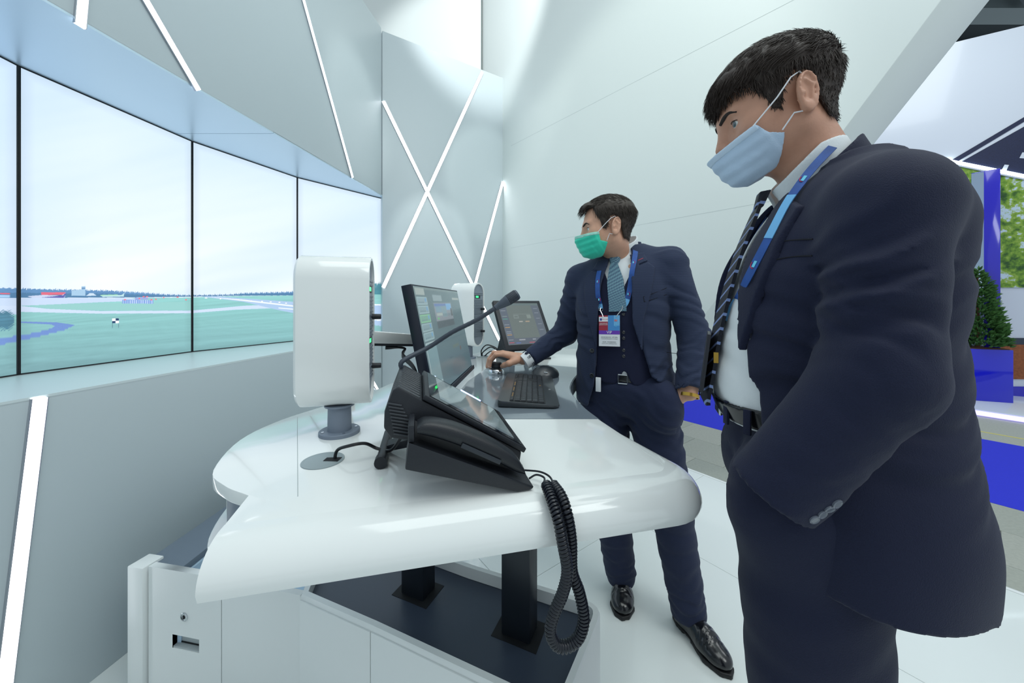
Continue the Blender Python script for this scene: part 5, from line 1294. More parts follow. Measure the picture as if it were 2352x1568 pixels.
# tie
tp1 = [(.058, .0, 1.487), (.070, .0, 1.462), (.082, 0, 1.43), (.103, 0, 1.37), (.124, 0, 1.29), (.141, 0, 1.21), (.152, .0, 1.14), (.160, .0, 1.095), (.158, .0, 1.078)]
tp1 = spline([np.array(p) for p in tp1], 5); N_ = len(tp1)
wt = np.interp(np.linspace(0, 1, N_), [0, .11, .13, .25, .85, .93, 1], [.036, .030, .034, .050, .084, .086, .008])
tie_m = striped('navy_striped_tie', '0d1120', '7f93c4', 38, (.35, .3, 1.0), .80)
ribbon('tie', [B1.w(p) for p in tp1], [B1.F] * N_, wt, .006, tie_m, man1)
m = MB(); m.loft([[B1.W(.062 + .010 * z_ , 0, 1.490 - .030 * z_) + (B1.L * x + B1.F * y) * (1 - .28 * z_) for x, y in ((-.021, -.006), (-.012, .010), (.012, .010), (.021, -.006))] for z_ in (0, .5, 1)]); m.build('tie_knot', tie_m, man1, bevel=.002)
m = MB(); m.box(B1.W(.150, .036, 1.176), (.004, .002, .010), (B1.F, B1.L, ZS)); m.build('tie_clip', mat('gold_trim', 'c9a24a', .3, metal=.9), man1)
# lanyard and card
lan_m = mat('blue_lanyard', '1f4f9a', .6, var=(45, .45)); lan_tip = mat('sky_blue_lanyard', '6fb4e6', .6)
pl = [(1932, 318, .068), (1880, 372, .062), (1845, 410, .058), (1806, 468, .052), (1768, 540, .045), (1735, 600, .036), (1705, 655, .028), (1690, 690, .022)]
def b1hit(px, py, l): return plane_hit(px, py, B1.W(0, l, 0), B1.L)
def front1(P): return np.minimum(np.minimum(jacket1(P), lapel1(P)), np.minimum(shirt1(P), ring_collar(P, .069, .0028, .0, .128, 'soft', None)))
def on_front(px, py):
    o_, d_ = ray(px, py); p_, n_ = march(front1, B1, o_, d_, .35, .85); return (p_, n_) if p_ is not None else (b1hit(px, py, .03), B1.L)
ps_ = [on_front(x, y) for x, y in ((1912, 338), (1872, 380), (1840, 420), (1806, 470), (1772, 535), (1740, 596), (1712, 650))]
pxs_ = ((1912, 338), (1872, 380), (1840, 420), (1806, 470), (1772, 535), (1740, 596), (1712, 650))
tr_ = [p[1] for p, n in ps_]
for _ in range(6):
    tr_ = [tr_[0]] + [min(tr_[i], (tr_[i - 1] + tr_[i + 1]) / 2) for i in range(1, len(tr_) - 1)] + [tr_[-1]]
ps_ = [(at(x, y, t_ - .004), n) for (x, y), t_, (p, n) in zip(pxs_, tr_, ps_)]
lp_ = spline([p for p, n in ps_] + [b1hit(1692, 690, .026)], 5)
ns_ = [n for p, n in ps_] + [nrm(B1.L * .8 + B1.F * .6)]
nr_ = [nrm(nrm(np.array([np.interp(x, np.arange(len(ns_)), [n[j_] for n in ns_]) for j_ in range(3)])) * .4 + nrm(B1.L * .8 + B1.F * .6)) for x in np.linspace(0, len(ns_) - 1, len(lp_))]
lan = ribbon('lanyard', lp_, nr_, [.013] * len(lp_), .0015, lan_m, man1)
ribbon('lanyard_fade', [p + n * .0008 for p, n in zip(lp_[13:22], nr_[13:22])], nr_[13:22], [.0132] * 9, .0016, lan_tip, lan)
for i_ in (9, 26):
    p_, n_ = lp_[i_], nr_[i_]; t_ = nrm(lp_[i_ + 1] - lp_[i_ - 1]); n_ = nrm(n_ - t_ * np.dot(n_, t_)); s_3 = np.cross(t_, n_)
    m = MB(); m.box(p_ + n_ * .0022, (.0055, .0022, .0003), (t_, s_3, n_)); m.build('lanyard_print', mat('print_cyan', '6fd0ee', .6), lan)
    m = MB(); m.tube([p_ + n_ * .0024 + t_ * .0075 * math.cos(a) + s_3 * .005 * math.sin(a) for a in np.linspace(-.3, 1.9, 8)], .0006, 5); m.build('lanyard_mark', mat('print_red', 'c8344a', .6), lan)
lp4 = [b1hit(x, y, l) for x, y, l in ((1692, 690, .026), (1676, 716, .020), (1668, 736, .014))]; ribbon('lanyard_end', lp4, [nr_[-1]] * 3, [.013, .012, .010], .0016, lan_tip, lan)
lpR = [B1.W(f_, l_, z_) for f_, l_, z_ in ((-.02, -.068, 1.53), (.04, -.062, 1.46), (.09, -.05, 1.36), (.125, -.03, 1.28), (.140, -.012, 1.235))]; ribbon('lanyard', spline(lpR, 4), [B1.F] * 17, [.019] * 17, .0015, lan_m, man1)
cl0 = b1hit(1662, 742, .012)
m = MB(); m.tube(spline([cl0 + ZS * .006, cl0, cl0 - ZS * .012 + B1.F * .003, cl0 - ZS * .022], 4), .003, 8); m.lathe(cl0 - ZS * .006, [(0, 0), (.006, 0), (.006, .003), (0, .003)], 14, B1.F); m.build('lanyard_clip', chrome, lan)
cdp = b1hit(1648, 800, .008)
m = MB(); m.box(B1.W(.163, .004, 1.165), (.003, .044, .056), (nrm(np.array([-.88, .47, .12])), np.array([.47, .88, 0]), nrm(np.array([.106, -.056, 1])))); m.build('badge_card', mat('badge_back_dark', '20222c', .4), lan, bevel=.0006, seg=1)
# pin, breast-pocket welt, cuff buttons
o_, d_ = ray(1754, 586); p_, n_ = march(jacket1_outer, B1, o_, d_, .3, .9)
if p_ is not None:
    m = MB(); m.lathe(p_ + n_ * .004, [(0, 0), (.0052, 0), (.0045, .0018), (.002, .0028), (0, .0028)], 8, n_)
    for a in range(6):
        u_ = nrm(np.cross(n_, ZS)); v_ = np.cross(n_, u_); m.lathe(p_ + n_ * .004 + (u_ * math.cos(a * 1.047) + v_ * math.sin(a * 1.047)) * .005, [(0, 0), (.0022, 0), (.0018, .0016), (0, .0018)], 8, n_)
    m.build('lapel_pin', mat('gold_trim', 'c9a24a', .3, metal=.9), man1)
for pts in ([(1752, 568), (1790, 556), (1830, 551), (1868, 549)], [(1752, 607), (1790, 595), (1830, 589), (1866, 587)]):
    hp = []
    for x, y in pts:
        o_, d_ = ray(x, y); p_, n_ = march(jacket1, B1, o_, d_, .3, .9)
        if p_ is not None: hp.append(p_ + n_ * .0006)
    if len(hp) > 1: m = MB(); m.tube(spline(hp, 4), .0011, 6); m.build('pocket_seam', mat('seam_dark', '0c0f1a', .9), jm1)
btn_m = mat('horn_button', '666c78', .25, coat=.4)
for x, y in ((1870, 1192), (1888, 1180), (1905, 1168), (1922, 1156)):
    o_, d_ = ray(x, y); p_, n_ = march(jacket1, B1, o_, d_, .3, .9)
    if p_ is not None: m = MB(); m.lathe(p_ - n_ * .0005, [(0, 0), (.0068, 0), (.0068, .0022), (.0055, .003), (.0045, .0022), (0, .0022)], 18, n_); m.build('cuff_button', btn_m, jm1)
o_, d_ = ray(2085, 1035)
# shoes
for hl, tl in ((B1.W(-.09, .115, 0), B1.W(.18, .15, 0)), (B1.W(-.18, -.10, 0), B1.W(.09, -.13, 0))): shoe(man1, hl, tl, black_leather, sole_mat)
# head
skin1 = skin_mat('warm_skin', 'c6937a')
yw1 = math.radians(5)
hf1 = nrm(B1.F * math.cos(yw1) + B1.L * math.sin(yw1))
H1 = HeadFrame(B1.W(.044, .005, 1.630), hf1, math.radians(15), .955, math.radians(0))
hair_poly1 = [(.116, .030), (.108, .026), (.100, .040), (.088, .054), (.070, .058), (.056, .048), (.046, .034), (.036, -.008), (.022, -.012), (.012, .020), (.006, .040), (-.016, .046), (-.032, .030), (-.040, -.010), (-.050, -.048), (-.13, -.058), (-.14, .17), (.14, .17), (.13, .045)]
ht1 = lambda P: (.0035 + .0135 * sstep(P[:, 2], .035, .095) + .004 * sstep(P[:, 0], .05, .09) * sstep(P[:, 2], .03, .07)).astype(np.float32)
cb1 = lambda p: np.stack([np.where(p[:, 2] > .065, 1.0, .15), .15 * p[:, 1] / .07, np.where(p[:, 2] > .065, -.25 - 5 * np.maximum(p[:, 0], 0), -1.0)], 1)
mp1 = [(.145, -.046), (.071, -.024), (.054, -.046), (.030, -.055), (.042, -.104), (.080, -.115), (.145, -.106)]
# bare arms; the left hand is in the trouser pocket
cu = lambda f_, l_, z_: B1.W(f_, l_, z_)
Wl = (cu(.02, .215, 1.12), cu(.085, .17, 1.02), .030, .026)
Kl = [cu(.060 + .012 * j, .140 - .002 * j, .965 - .006 * j) for j in range(4)]
fl = [[k_, k_ + B1.F * .005 - ZS * .03, k_ + B1.F * .003 - ZS * .05, k_ - ZS * .062] for k_ in Kl]
th_ = [cu(.085, .165, 1.0), cu(.10, .145, .985), cu(.108, .138, .965), cu(.110, .136, .945)]
hfn = hand_f(Wl, Kl, fl, th_)
la1 = limb_chain([(cu(-.045, .06, 1.44), .05), (cu(-.03, .19, 1.41), .045), (cu(-.004, .222, 1.19), .036), (cu(.02, .215, 1.12), .034)])
ra1 = limb_chain([(cu(-.045, -.06, 1.44), .05), (cu(-.05, -.19, 1.41), .045), (cu(-.055, -.235, 1.16), .036), (cu(-.03, -.215, .96), .030)])
ex1 = lambda P: smin(smin(hfn(P), la1(P), .01), ra1(P), .01)
person_head(man1, H1, B1.W(-.045, 0, 1.455), skin1, .0027, hair_poly1, ht1, '372d28', 'bdd3ea', mp1, 'c9dcef', cb1, 14000, (ex1, [cu(0, .28, 1.4), cu(0, -.28, 1.4), cu(.13, .1, .86), cu(-.1, -.2, .9)]), '2b2320', (1, .25, -.05), 3)
# ------------------------------------------------------------------ the man at the console
man2 = thing('person', (.47, 1.52, 0), 'man in a blue-grey three-piece suit and green face mask reaching for the console', 'person')
B2 = Frame((.47, 1.52), (-.5, -.87))
suit2 = cloth('blue_grey_worsted', '20283f', .82, (95, '343f5a'))
vest_m = cloth('navy_waistcoat_cloth', '171d38', .82)
trou2 = cloth('blue_grey_trouser', '1b223c', .82, (95, '262f4a'))
c2 = lambda f_, l_, z_: B2.W(f_, l_, z_)
def tilt(P): return P[:, 2] - .115 * P[:, 1] * sstep(P[:, 2], 1.08, 1.36)
core2 = [(.90, 0, 0, .128, .165), (1.0, .002, 0, .126, .158), (1.12, .002, 0, .126, .158), (1.25, .0, 0, .127, .170), (1.36, -.012, 0, .116, .172), (1.43, -.022, 0, .098, .160), (1.475, -.032, 0, .078, .115), (1.52, -.038, 0, .060, .070)]
jack2 = [(.84, -.004, .010, .158, .205), (.95, -.002, .008, .152, .202), (1.05, .0, 0, .144, .192), (1.12, .0, 0, .142, .187), (1.25, -.002, 0, .142, .196), (1.36, -.012, 0, .132, .200), (1.43, -.022, 0, .112, .188), (1.475, -.032, 0, .090, .140), (1.515, -.038, 0, .070, .085)]
sR, eR, wR = np.array([-.005, -.190, 1.385]), np.array([-.030, -.268, 1.140]), np.array([.112, -.398, 1.020])
sL, eL, wL = np.array([-.005, .185, 1.432]), np.array([.0, .272, 1.150]), np.array([.088, .262, .948])
def loR(z): return np.interp(z, [.86, .95, 1.05, 1.24, 1.36, 1.44, 1.50], [.11, .082, .074, .070, .062, .045, .04]).astype(np.float32)
def loL(z): return np.interp(z, [.86, .92, 1.0, 1.1, 1.2, 1.34, 1.44, 1.50], [.33, .235, .132, .104, .074, .068, .055, .04]).astype(np.float32)
def j2out(P):
    z = tilt(P); d = s_loft(P, jack2, 2.4, z)
    d = smin(d, s_cone(P, (-.02, .10, 1.462), (-.010, .190, 1.445), .040, .050), .05); d = smin(d, s_cone(P, (-.02, -.10, 1.440), (-.010, -.188, 1.400), .040, .048), .05)
    return d
def j2arms(P):
    fw = folds(P, (.3, .35, 1.0), .050, 41, 1.2) * (.6 + .5 * wob(P, 42, 15)); f2 = folds(P, (.2, -.3, 1), .036, 43, 1.2) * np.clip(.5 + .6 * wob(P, 44, 14), 0, 1.2)
    aL = smin(s_cone(P, sL, eL, .064, .058) + .0045 * fw, s_cone(P, eL, wL, .057, .050) + .0055 * f2, .02)
    aL = np.maximum(aL, (P - wL.astype(np.float32)) @ nrm(wL - eL).astype(np.float32))
    aR = smin(s_cone(P, sR, eR, .062, .056) + .0045 * fw, s_cone(P, eR, wR, .055, .040) + .004 * f2 * sstep(np.linalg.norm(P - wR.astype(np.float32), axis=1), .05, .12), .02)
    aR = np.maximum(aR, (P - wR.astype(np.float32)) @ nrm(wR - eR).astype(np.float32))
    return aL, aR
def jacket2(P):
    d = j2out(P)
    d = d + .0028 * folds(P, (.3, .5, .8), .07, 33, 1.1) * (1 - sstep(P[:, 2], 1.25, 1.38)) + .004 * folds(P, (.2, -.7, .8), .06, 35, .8) * np.exp(-((P[:, 1] - .16) / .08) ** 2 - ((P[:, 2] - .98) / .10) ** 2)
    z = tilt(P); l = P[:, 1]
    op = np.maximum(np.maximum(l - loL(z), -l - loR(z)), -P[:, 0] + .0)
    d = smax(d, -op, .006)
    inner = s_loft(P, jack2, 2.4, z, grow=-.014); d = np.maximum(d, -np.maximum(inner, P[:, 2] - 1.02))
    hem = np.interp(l, [-.22, -.05, .1, .2, .26], [.862, .852, .89, .905, .905]).astype(np.float32); d = np.maximum(d, hem - P[:, 2])
    aL, aR = j2arms(P)
    kk_ = np.where(P[:, 2] > 1.30, .035, .006).astype(np.float32)
    d = smin(d, aL, kk_); d = smin(d, aR, kk_)
    for e_, w_, r_ in ((eR, wR, .036), (eL, wL, .045)):
        ax = nrm(w_ - e_).astype(np.float32); d = np.maximum(d, -np.maximum(s_cone(P, e_, w_ + (w_ - e_) * .2, .05, r_), -((P - w_.astype(np.float32)) @ ax) - .02))
    return d
jm2 = suit_mesh('jacket', B2, jacket2, (-.2, -.48, .83), (.22, .36, 1.54), .0058, suit2, man2)
def lapel2(P):
    d = j2out(P); z = tilt(P); l = P[:, 1]; wd_ = np.interp(z, [1.10, 1.30, 1.40, 1.425, 1.46], [.0, .062, .082, .060, .050]).astype(np.float32)
    a = np.where(l > 0, l - loL(z), -l - loR(z))
    g = np.maximum(np.maximum(a - wd_, -a - .004), np.maximum(1.10 - z, z - 1.47))
    notch = np.maximum(np.abs(z - 1.425 - .35 * (a - .05)) - .0035, .026 - a); g = np.maximum(g, -notch)
    return np.maximum(np.maximum(np.maximum(d - .005, -(d + .003)), g), -(P[:, 0] + .06))
lapo = suit_mesh('lapel', B2, lapel2, (-.1, -.2, 1.06), (.2, .2, 1.52), .0035, suit2, jm2)
cA2, cB2 = np.array([-.035, 0.0, 1.43]), np.array([.005, -.01, 1.57]); cax2 = nrm(cB2 - cA2)
def collar2(P, r, th, h0, h1f, gap):
    q = P - cA2.astype(np.float32); h_ = q @ cax2.astype(np.float32); rad = np.linalg.norm(q - h_[:, None] * cax2.astype(np.float32), axis=1)
    d = np.maximum(np.abs(rad - r - .12 * np.maximum(.06 - h_, -.02)) - th, np.maximum(h_ - h1f(P), h0(P) - h_))
    if gap is not None: d = np.maximum(d, -np.maximum(np.abs(P[:, 1] + .01) - gap(P, h_), -(P[:, 0] + .0)))
    return d
suit_mesh('collar', B2, lambda P: np.maximum(collar2(P, .080, .0045, lambda P: .0 * P[:, 0], lambda P: .100 - .6 * np.maximum(P[:, 0] + .03, 0), None), P[:, 0] - .035), (-.2, -.13, 1.38), (.1, .13, 1.6), .0034, suit2, jm2)
def core2f(P): return s_loft(P, core2, 2.2, tilt(P))
sh2 = suit_mesh('shirt', B2, lambda P: np.maximum(core2f(P), .99 - P[:, 2]), (-.16, -.2, .96), (.16, .2, 1.56), .007, shirt_m, man2)
suit_mesh('shirt_collar', B2, lambda P: collar2(P, .068, .003, lambda P: -.002 + .42 * np.abs(np.abs(P[:, 1] + .01) - .055) * (P[:, 0] > .02), lambda P: .128 - .35 * np.maximum(P[:, 0] + .02, 0), lambda P, h_: np.maximum(.75 * (.072 - h_), .001)), (-.2, -.13, 1.36), (.1, .13, 1.62), .003, shirt_m, sh2)
# shirt cuff at the right wrist
axr = nrm(wR - eR)
m = MB(); a_ = B2.w(wR); b_ = B2.w(wR + axr * .018); m.tube([a_ - (b_ - a_), a_, b_], [.036, .036, .035], 24); m.build('shirt_cuff', shirt_m, man2)
# waistcoat
def vest(P):
    d = core2f(P) - .005; z = tilt(P); l = P[:, 1] - .004
    vv = np.maximum(np.abs(l) - .40 * np.maximum(z - 1.272, -.1), -P[:, 0])
    d = smax(np.maximum(d, -(core2f(P) + .003)), -vv, .002)
    bot = .958 + .055 * np.exp(-((P[:, 1] - .036) / .020) ** 2) + .25 * np.maximum(-P[:, 1] - .03, 0)
    return np.maximum(np.maximum(d, bot - P[:, 2]), P[:, 2] - 1.46)
vs2 = suit_mesh('waistcoat', B2, vest, (-.16, -.2, .92), (.18, .2, 1.5), .0042, vest_m, man2)
btn2 = mat('dark_button', '12151d', .25, coat=.5)
def front_hit(f, l, z): return march(f, B2, B2.W(.4, l, z), -B2.F, 0, .45)
for z_ in (1.235, 1.165, 1.142, 1.095, 1.072):
    p_, n_ = front_hit(vest, .034, z_)
    if p_ is not None: m = MB(); m.lathe(p_, [(0, 0), (.0062, 0), (.0062, .002), (.005, .003), (0, .0022)], 16, n_); m.build('waistcoat_button', btn2, vs2)
for z_ in (1.085, .985):
    p_, n_ = front_hit(jacket2, -.090, z_)
    if p_ is not None: m = MB(); m.lathe(p_, [(0, 0), (.0095, 0), (.0095, .003), (.0075, .004), (0, .0028)], 18, n_); m.build('jacket_button', btn2, jm2)
# trousers, belt
def trousers2(P):
    d = s_ell(P, (-.004, .015, .93), (.138, .175, .13))
    Lg = [np.array(x) for x in ((.0, .112, .88), (.035, .190, .50), (-.005, .252, .075))]; Rg = [np.array(x) for x in ((.0, -.078, .88), (.03, -.050, .50), (-.055, -.020, .085))]
    for A_, k_ in ((Lg, 7), (Rg, 9)):
        d = smin(d, s_cone(P, A_[0], A_[1], .104, .078), .03); d = smin(d, s_cone(P, A_[1], A_[2], .079, .064), .03)
    d = smin(d, s_ell(P, (.085, .175, .885), (.075, .070, .095)), .05)          # hand in the pocket
    cre = folds(P, (.3, .2, 1), .09, 51, 1.1)
    d = d + .0025 * cre + .0045 * folds(P, (.2, .5, .9), .045, 52, 1.0) * np.exp(-((P[:, 2] - .80) / .09) ** 2) + .0035 * folds(P, (.3, 0, 1), .05, 53, 1.0) * np.exp(-((P[:, 2] - .14) / .08) ** 2)
    return np.maximum(np.maximum(d, P[:, 2] - 1.01), .045 + .12 * (P[:, 0] + .02) - P[:, 2])
suit_mesh('trousers', B2, trousers2, (-.22, -.26, .02), (.24, .38, 1.03), .0075, trou2, man2)
blt = suit_mesh('belt', B2, lambda P: np.maximum(np.maximum(core2f(P) - .0025, -(core2f(P) + .004)), np.abs(P[:, 2] - .985) - .017), (-.17, -.2, .96), (.17, .2, 1.03), .0045, black_leather, man2)
p_, n_ = front_hit(core2f, .030, .982)
if p_ is not None:
    m = MB(); u_ = nrm(np.cross(ZS, n_))
    for a_, b_ in (((-1, -1), (1, -1)), ((1, -1), (1, 1)), ((1, 1), (-1, 1)), ((-1, 1), (-1, -1))): m.tube([p_ + n_ * .006 + u_ * .017 * a_[0] + ZS * .017 * a_[1], p_ + n_ * .006 + u_ * .017 * b_[0] + ZS * .017 * b_[1]], .0022, 6)
    m.build('buckle', chrome, blt)
# tie
tie2 = mat('teal_woven_tie', '6f97a6', .5, spec=.5, bump=(700, .4))
nt = tie2.node_tree; vor = nt.nodes.new('ShaderNodeTexChecker'); vor.inputs['Scale'].default_value = 260; vor.inputs['Color1'].default_value = lin('7fa8b4') + (1,); vor.inputs['Color2'].default_value = lin('2f4a6c') + (1,)
tc = nt.nodes.new('ShaderNodeTexCoord'); nt.links.new(tc.outputs['Object'], vor.inputs[0]); nt.links.new(vor.outputs[0], nt.nodes['Principled BSDF'].inputs['Base Color'])
tz = [(-.016, 1.455), (-.014, 1.425), (-.006, 1.38), (.002, 1.33), (.010, 1.275), (.012, 1.245)]
tp = []; tn_ = []
for l_, z_ in tz:
    p_, n_ = front_hit(core2f, l_, z_); tp.append(p_ + n_ * .003); tn_.append(n_)
ribbon('tie', spline(tp, 4), [B2.F] * (4 * (len(tp) - 1) + 1), np.interp(np.linspace(0, 1, 4 * (len(tp) - 1) + 1), [0, .15, .45, 1], [.028, .030, .064, .068]), .006, tie2, man2)
p_, n_ = front_hit(core2f, -.017, 1.452)
m = MB(); m.loft([[p_ + B2.L * x * w_ + B2.F * (y + dy) + ZS * dz for x, y in ((-1, -.004), (-.6, .010), (.6, .010), (1, -.004))] for w_, dz, dy in ((.026, .020, .000), (.024, .008, .006), (.017, -.020, .008), (.013, -.026, .004))]); m.build('tie_knot', tie2, man2, bevel=.002)
# lanyard and badge
lanm = mat('blue_lanyard', '1f4f9a', .6, var=(45, .45)); lant = mat('sky_blue_lanyard', '6fb4e6', .6)
def strand(pts, nm='lanyard'):
    P_ = []; N_ = []
    for l_, z_ in pts:
        a, n_ = front_hit(lambda P: np.minimum(core2f(P) - .006, np.maximum(lapel2(P), -P[:, 0])), l_, z_)
        P_.append(a + n_ * .002); N_.append(n_)
    P_ = spline(P_, 5); t_ = np.linspace(0, len(N_) - 1, len(P_)); N_ = [nrm(np.array([np.interp(x, np.arange(len(N_)), [n[j] for n in N_]) for j in range(3)])) for x in t_]
    n2 = int(len(P_) * .74)
    o = ribbon(nm, P_[:n2 + 1], N_[:n2 + 1], [.0195] * (n2 + 1), .0016, lanm, man2); ribbon('lanyard_fade', P_[n2:], N_[n2:], [.0195] * (len(P_) - n2), .0016, lant, o); return o, P_[-1]
oL, eLn = strand([(.060, 1.500), (.066, 1.455), (.062, 1.40), (.055, 1.34), (.045, 1.285), (.030, 1.262)])
oR, eRn = strand([(-.070, 1.41), (-.072, 1.37), (-.066, 1.31), (-.060, 1.275), (-.056, 1.255)])
mk_r = mat('print_red', 'c8344a', .6); mk_c = mat('print_cyan', '6fd0ee', .6)
for l_, z_ in ((.0645, 1.437), (.0585, 1.372), (.050, 1.313), (-.0715, 1.365), (-.0625, 1.292)):
    a, n_ = front_hit(lambda P: np.minimum(core2f(P) - .006, np.maximum(lapel2(P), -P[:, 0])), l_, z_)
    if a is None: continue
    u_ = nrm(np.cross(ZS, n_)); v_ = np.cross(n_, u_); c_ = a + n_ * .0042
    m = MB(); m.tube([c_ + u_ * .006 * math.cos(t) + v_ * .008 * math.sin(t) for t in np.linspace(-1.2, 1.4, 8)], .0007, 5); m.build('lanyard_mark', mk_r, oL)
    m = MB(); m.box(c_ - u_ * .001, (.0022, .0042, .0004), (u_, v_, n_)); m.build('lanyard_print', mk_c, oL)
bn = nrm(B2.F * .98 + ZS * .10 + B2.L * .0); bu = nrm(B2.L + ZS * .03); bv = nrm(np.cross(bn, bu)); bc = c2(.148, -.017, 1.170)
if bv[2] < 0: bv = -bv
bd = thing('event_badge', bc - bv * .06, 'white, red and blue visitor badge reading VIP hanging on a lanyard', 'badge')
m = MB(); m.box(bc, (.041, .0605, .0006), (bu, bv, bn)); m.build('card', mat('badge_white', 'eceff2', .3, coat=.3), bd)
def patch(nm, x0, x1, y0, y1, cl, o_=.0009): 
    m = MB(); m.box(bc + bu * (x0 + x1) / 2 + bv * (y0 + y1) / 2 + bn * o_, ((x1 - x0) / 2, (y1 - y0) / 2, .0001), (bu, bv, bn)); return m.build(nm, mat('badge_' + cl, cl, .35, coat=.2), bd)
patch('badge_field', -.041, -.005, .001, .0605, 'a31f3a'); patch('badge_field', -.005, .041, .001, .0605, '3f8fd0'); patch('badge_field', .018, .041, .02, .0605, '6db4e4', .0010); patch('badge_field', -.041, -.005, .036, .055, 'eceff2', .0010)
patch('badge_band', -.041, .041, -.014, .001, '6a2fb4'); patch('badge_logo', -.037, -.029, .040, .049, '2a3f9a', .0012); patch('badge_logo', .020, .031, .037, .044, 'c8344a', .0012)
wm = mat('print_white', 'f4f6f8', .5); km_ = mat('print_dark', '23303c', .6)
text_mesh('VIP', .015, 'badge_text', wm, bd, bc + bv * -.0065, bu, bv, .0014)
text_mesh('РОССИЯ', .0055, 'badge_text', mk_r, bd, bc + bu * -.017 + bv * .0445, bu, bv, .0014)
text_mesh('ПЛЕНАРНАЯ\nДИСКУССИЯ', .0052, 'badge_text', wm, bd, bc + bu * -.023 + bv * .026, bu, bv, .0014)
text_mesh('АТР', .005, 'badge_text', wm, bd, bc + bu * .0255 + bv * .0405, bu, bv, .0015)
text_mesh('МОИСЕЕНКО  ИГОРЬ', .0062, 'badge_text', km_, bd, bc + bv * -.0255, bu, bv, .0012)
text_mesh('ГОСКОРПОРАЦИЯ ПО ОРВД', .0046, 'badge_text', km_, bd, bc + bv * -.0320, bu, bv, .0012)
text_mesh('IGOR  MOISEENKO', .0062, 'badge_text', km_, bd, bc + bv * -.0440, bu, bv, .0012)
text_mesh('STATE ATM CORPORATION', .0046, 'badge_text', km_, bd, bc + bv * -.0505, bu, bv, .0012)
m = MB(); m.tube([bc + bu * .026 + bv * .022 + bn * .001 + (bu * math.cos(t) + bv * math.sin(t)) * .005 for t in np.linspace(0, 6.28, 16)], .0006, 5); m.build('badge_ring', mk_c, bd)
for ep, x_ in ((eLn, .027), (eRn, -.024)):
    tgt = bc + bu * x_ + bv * .054 + bn * .002
    m = MB(); m.tube(spline([ep + ZS * .004, ep - ZS * .006 + B2.F * .006, tgt * .7 + ep * .3, tgt], 4), .0018, 7); m.tube([ep + (B2.L * math.cos(t) + ZS * math.sin(t) * .7) * .009 - ZS * .002 for t in np.linspace(0, 6.28, 14)], .0014, 6); m.build('clip', chrome, bd)
# breast pocket, flap, buttonhole
def seam2(pts, nm, mm, r_=.0011, off_=.0006):
    hp = []
    for x, y in pts:
        o_, d_ = ray(x, y); p_, n_ = march(lambda P: np.minimum(jacket2(P), lapel2(P)), B2, o_, d_, 1.0, 1.9)
        if p_ is not None: hp.append(p_ + n_ * off_)
    if len(hp) > 1: m = MB(); m.tube(spline(hp, 4), r_, 6); m.build(nm, mm, jm2)
sd2 = mat('seam_dark', '0c0f1a', .9)
seam2([(1478, 681), (1502, 673), (1531, 661)], 'pocket_seam', sd2); seam2([(1480, 693), (1503, 686), (1531, 676)], 'pocket_seam', sd2); seam2([(1478, 681), (1480, 693)], 'pocket_seam', sd2)
seam2([(1466, 598), (1477, 593)], 'lapel_buttonhole', mat('print_red', 'c8344a', .6), .0014); seam2([(1531, 809), (1556, 812)], 'pocket_flap_seam', sd2)
# phone just showing at the hip pocket
m = MB(); m.box(c2(.150, -.060, .955), (.004, .010, .028), (B2.F, B2.L, ZS)); m.build('key_card', mat('badge_white', 'eceff2', .3, coat=.3), man2, bevel=.001)
# shoes
shoe(man2, (.505, 1.640), (.440, 1.440), black_leather, sole_mat); shoe(man2, (.672, 1.452), (.742, 1.215), black_leather, sole_mat)
# head, hands
skin2 = skin_mat('light_skin', 'd0a086')
H2 = HeadFrame((.396, 1.478, 1.582), (-1, .04), math.radians(3), 1.0)
hair_poly2 = [(.118, .084), (.098, .080), (.080, .092), (.064, .086), (.058, .054), (.046, .036), (.036, -.004), (.022, -.008), (.012, .020), (.006, .040), (-.016, .046), (-.032, .030), (-.040, -.010), (-.050, -.046), (-.13, -.056), (-.14, .17), (.14, .17), (.14, .09)]
ht2 = lambda P: (.005 + .011 * sstep(P[:, 2], .03, .10) + .012 * sstep(P[:, 0], .06, .10) * sstep(P[:, 2], .06, .10)).astype(np.float32)
cb2 = lambda p: np.stack([np.where(p[:, 2] > .085, .9, -.35), np.where(p[:, 2] > .085, -.5, .1), np.where(p[:, 2] > .085, .1, -1.0)], 1)
mp2 = [(.145, -.022), (.052, -.018), (.046, -.052), (.018, -.060), (.030, -.112), (.070, -.120), (.145, -.110)]
Wp = np.array([.050, 1.632, 1.022])
K2 = [np.array(p) for p in ((-.036, 1.606, 1.047), (-.042, 1.628, 1.052), (-.040, 1.650, 1.048), (-.032, 1.670, 1.038))]
fing = [[K2[0], np.array([-.074, 1.608, 1.046]), np.array([-.0965, 1.618, 1.022]), np.array([-.1010, 1.625, .990])],
        [K2[1], np.array([-.084, 1.634, 1.052]), np.array([-.1060, 1.640, 1.022]), np.array([-.1075, 1.643, .985])],
        [K2[2], np.array([-.084, 1.662, 1.046]), np.array([-.1090, 1.668, 1.016]), np.array([-.1170, 1.672, .980])],
        [K2[3], np.array([-.070, 1.688, 1.034]), np.array([-.0960, 1.694, 1.008]), np.array([-.1080, 1.696, .975])]]
thumb = [np.array([.018, 1.606, 1.020]), np.array([-.014, 1.588, 1.010]), np.array([-.034, 1.606, 1.000]), np.array([-.046, 1.621, .992])]
hR = hand_f((B2.w(wR - axr * .06), Wp, .028, .025), K2, fing, thumb, .018)
wLw = B2.w(wL)
KL2 = [wLw + B2.F * (-.015 + .012 * j) - B2.L * .075 - ZS * (.052 + .006 * j) for j in range(4)]
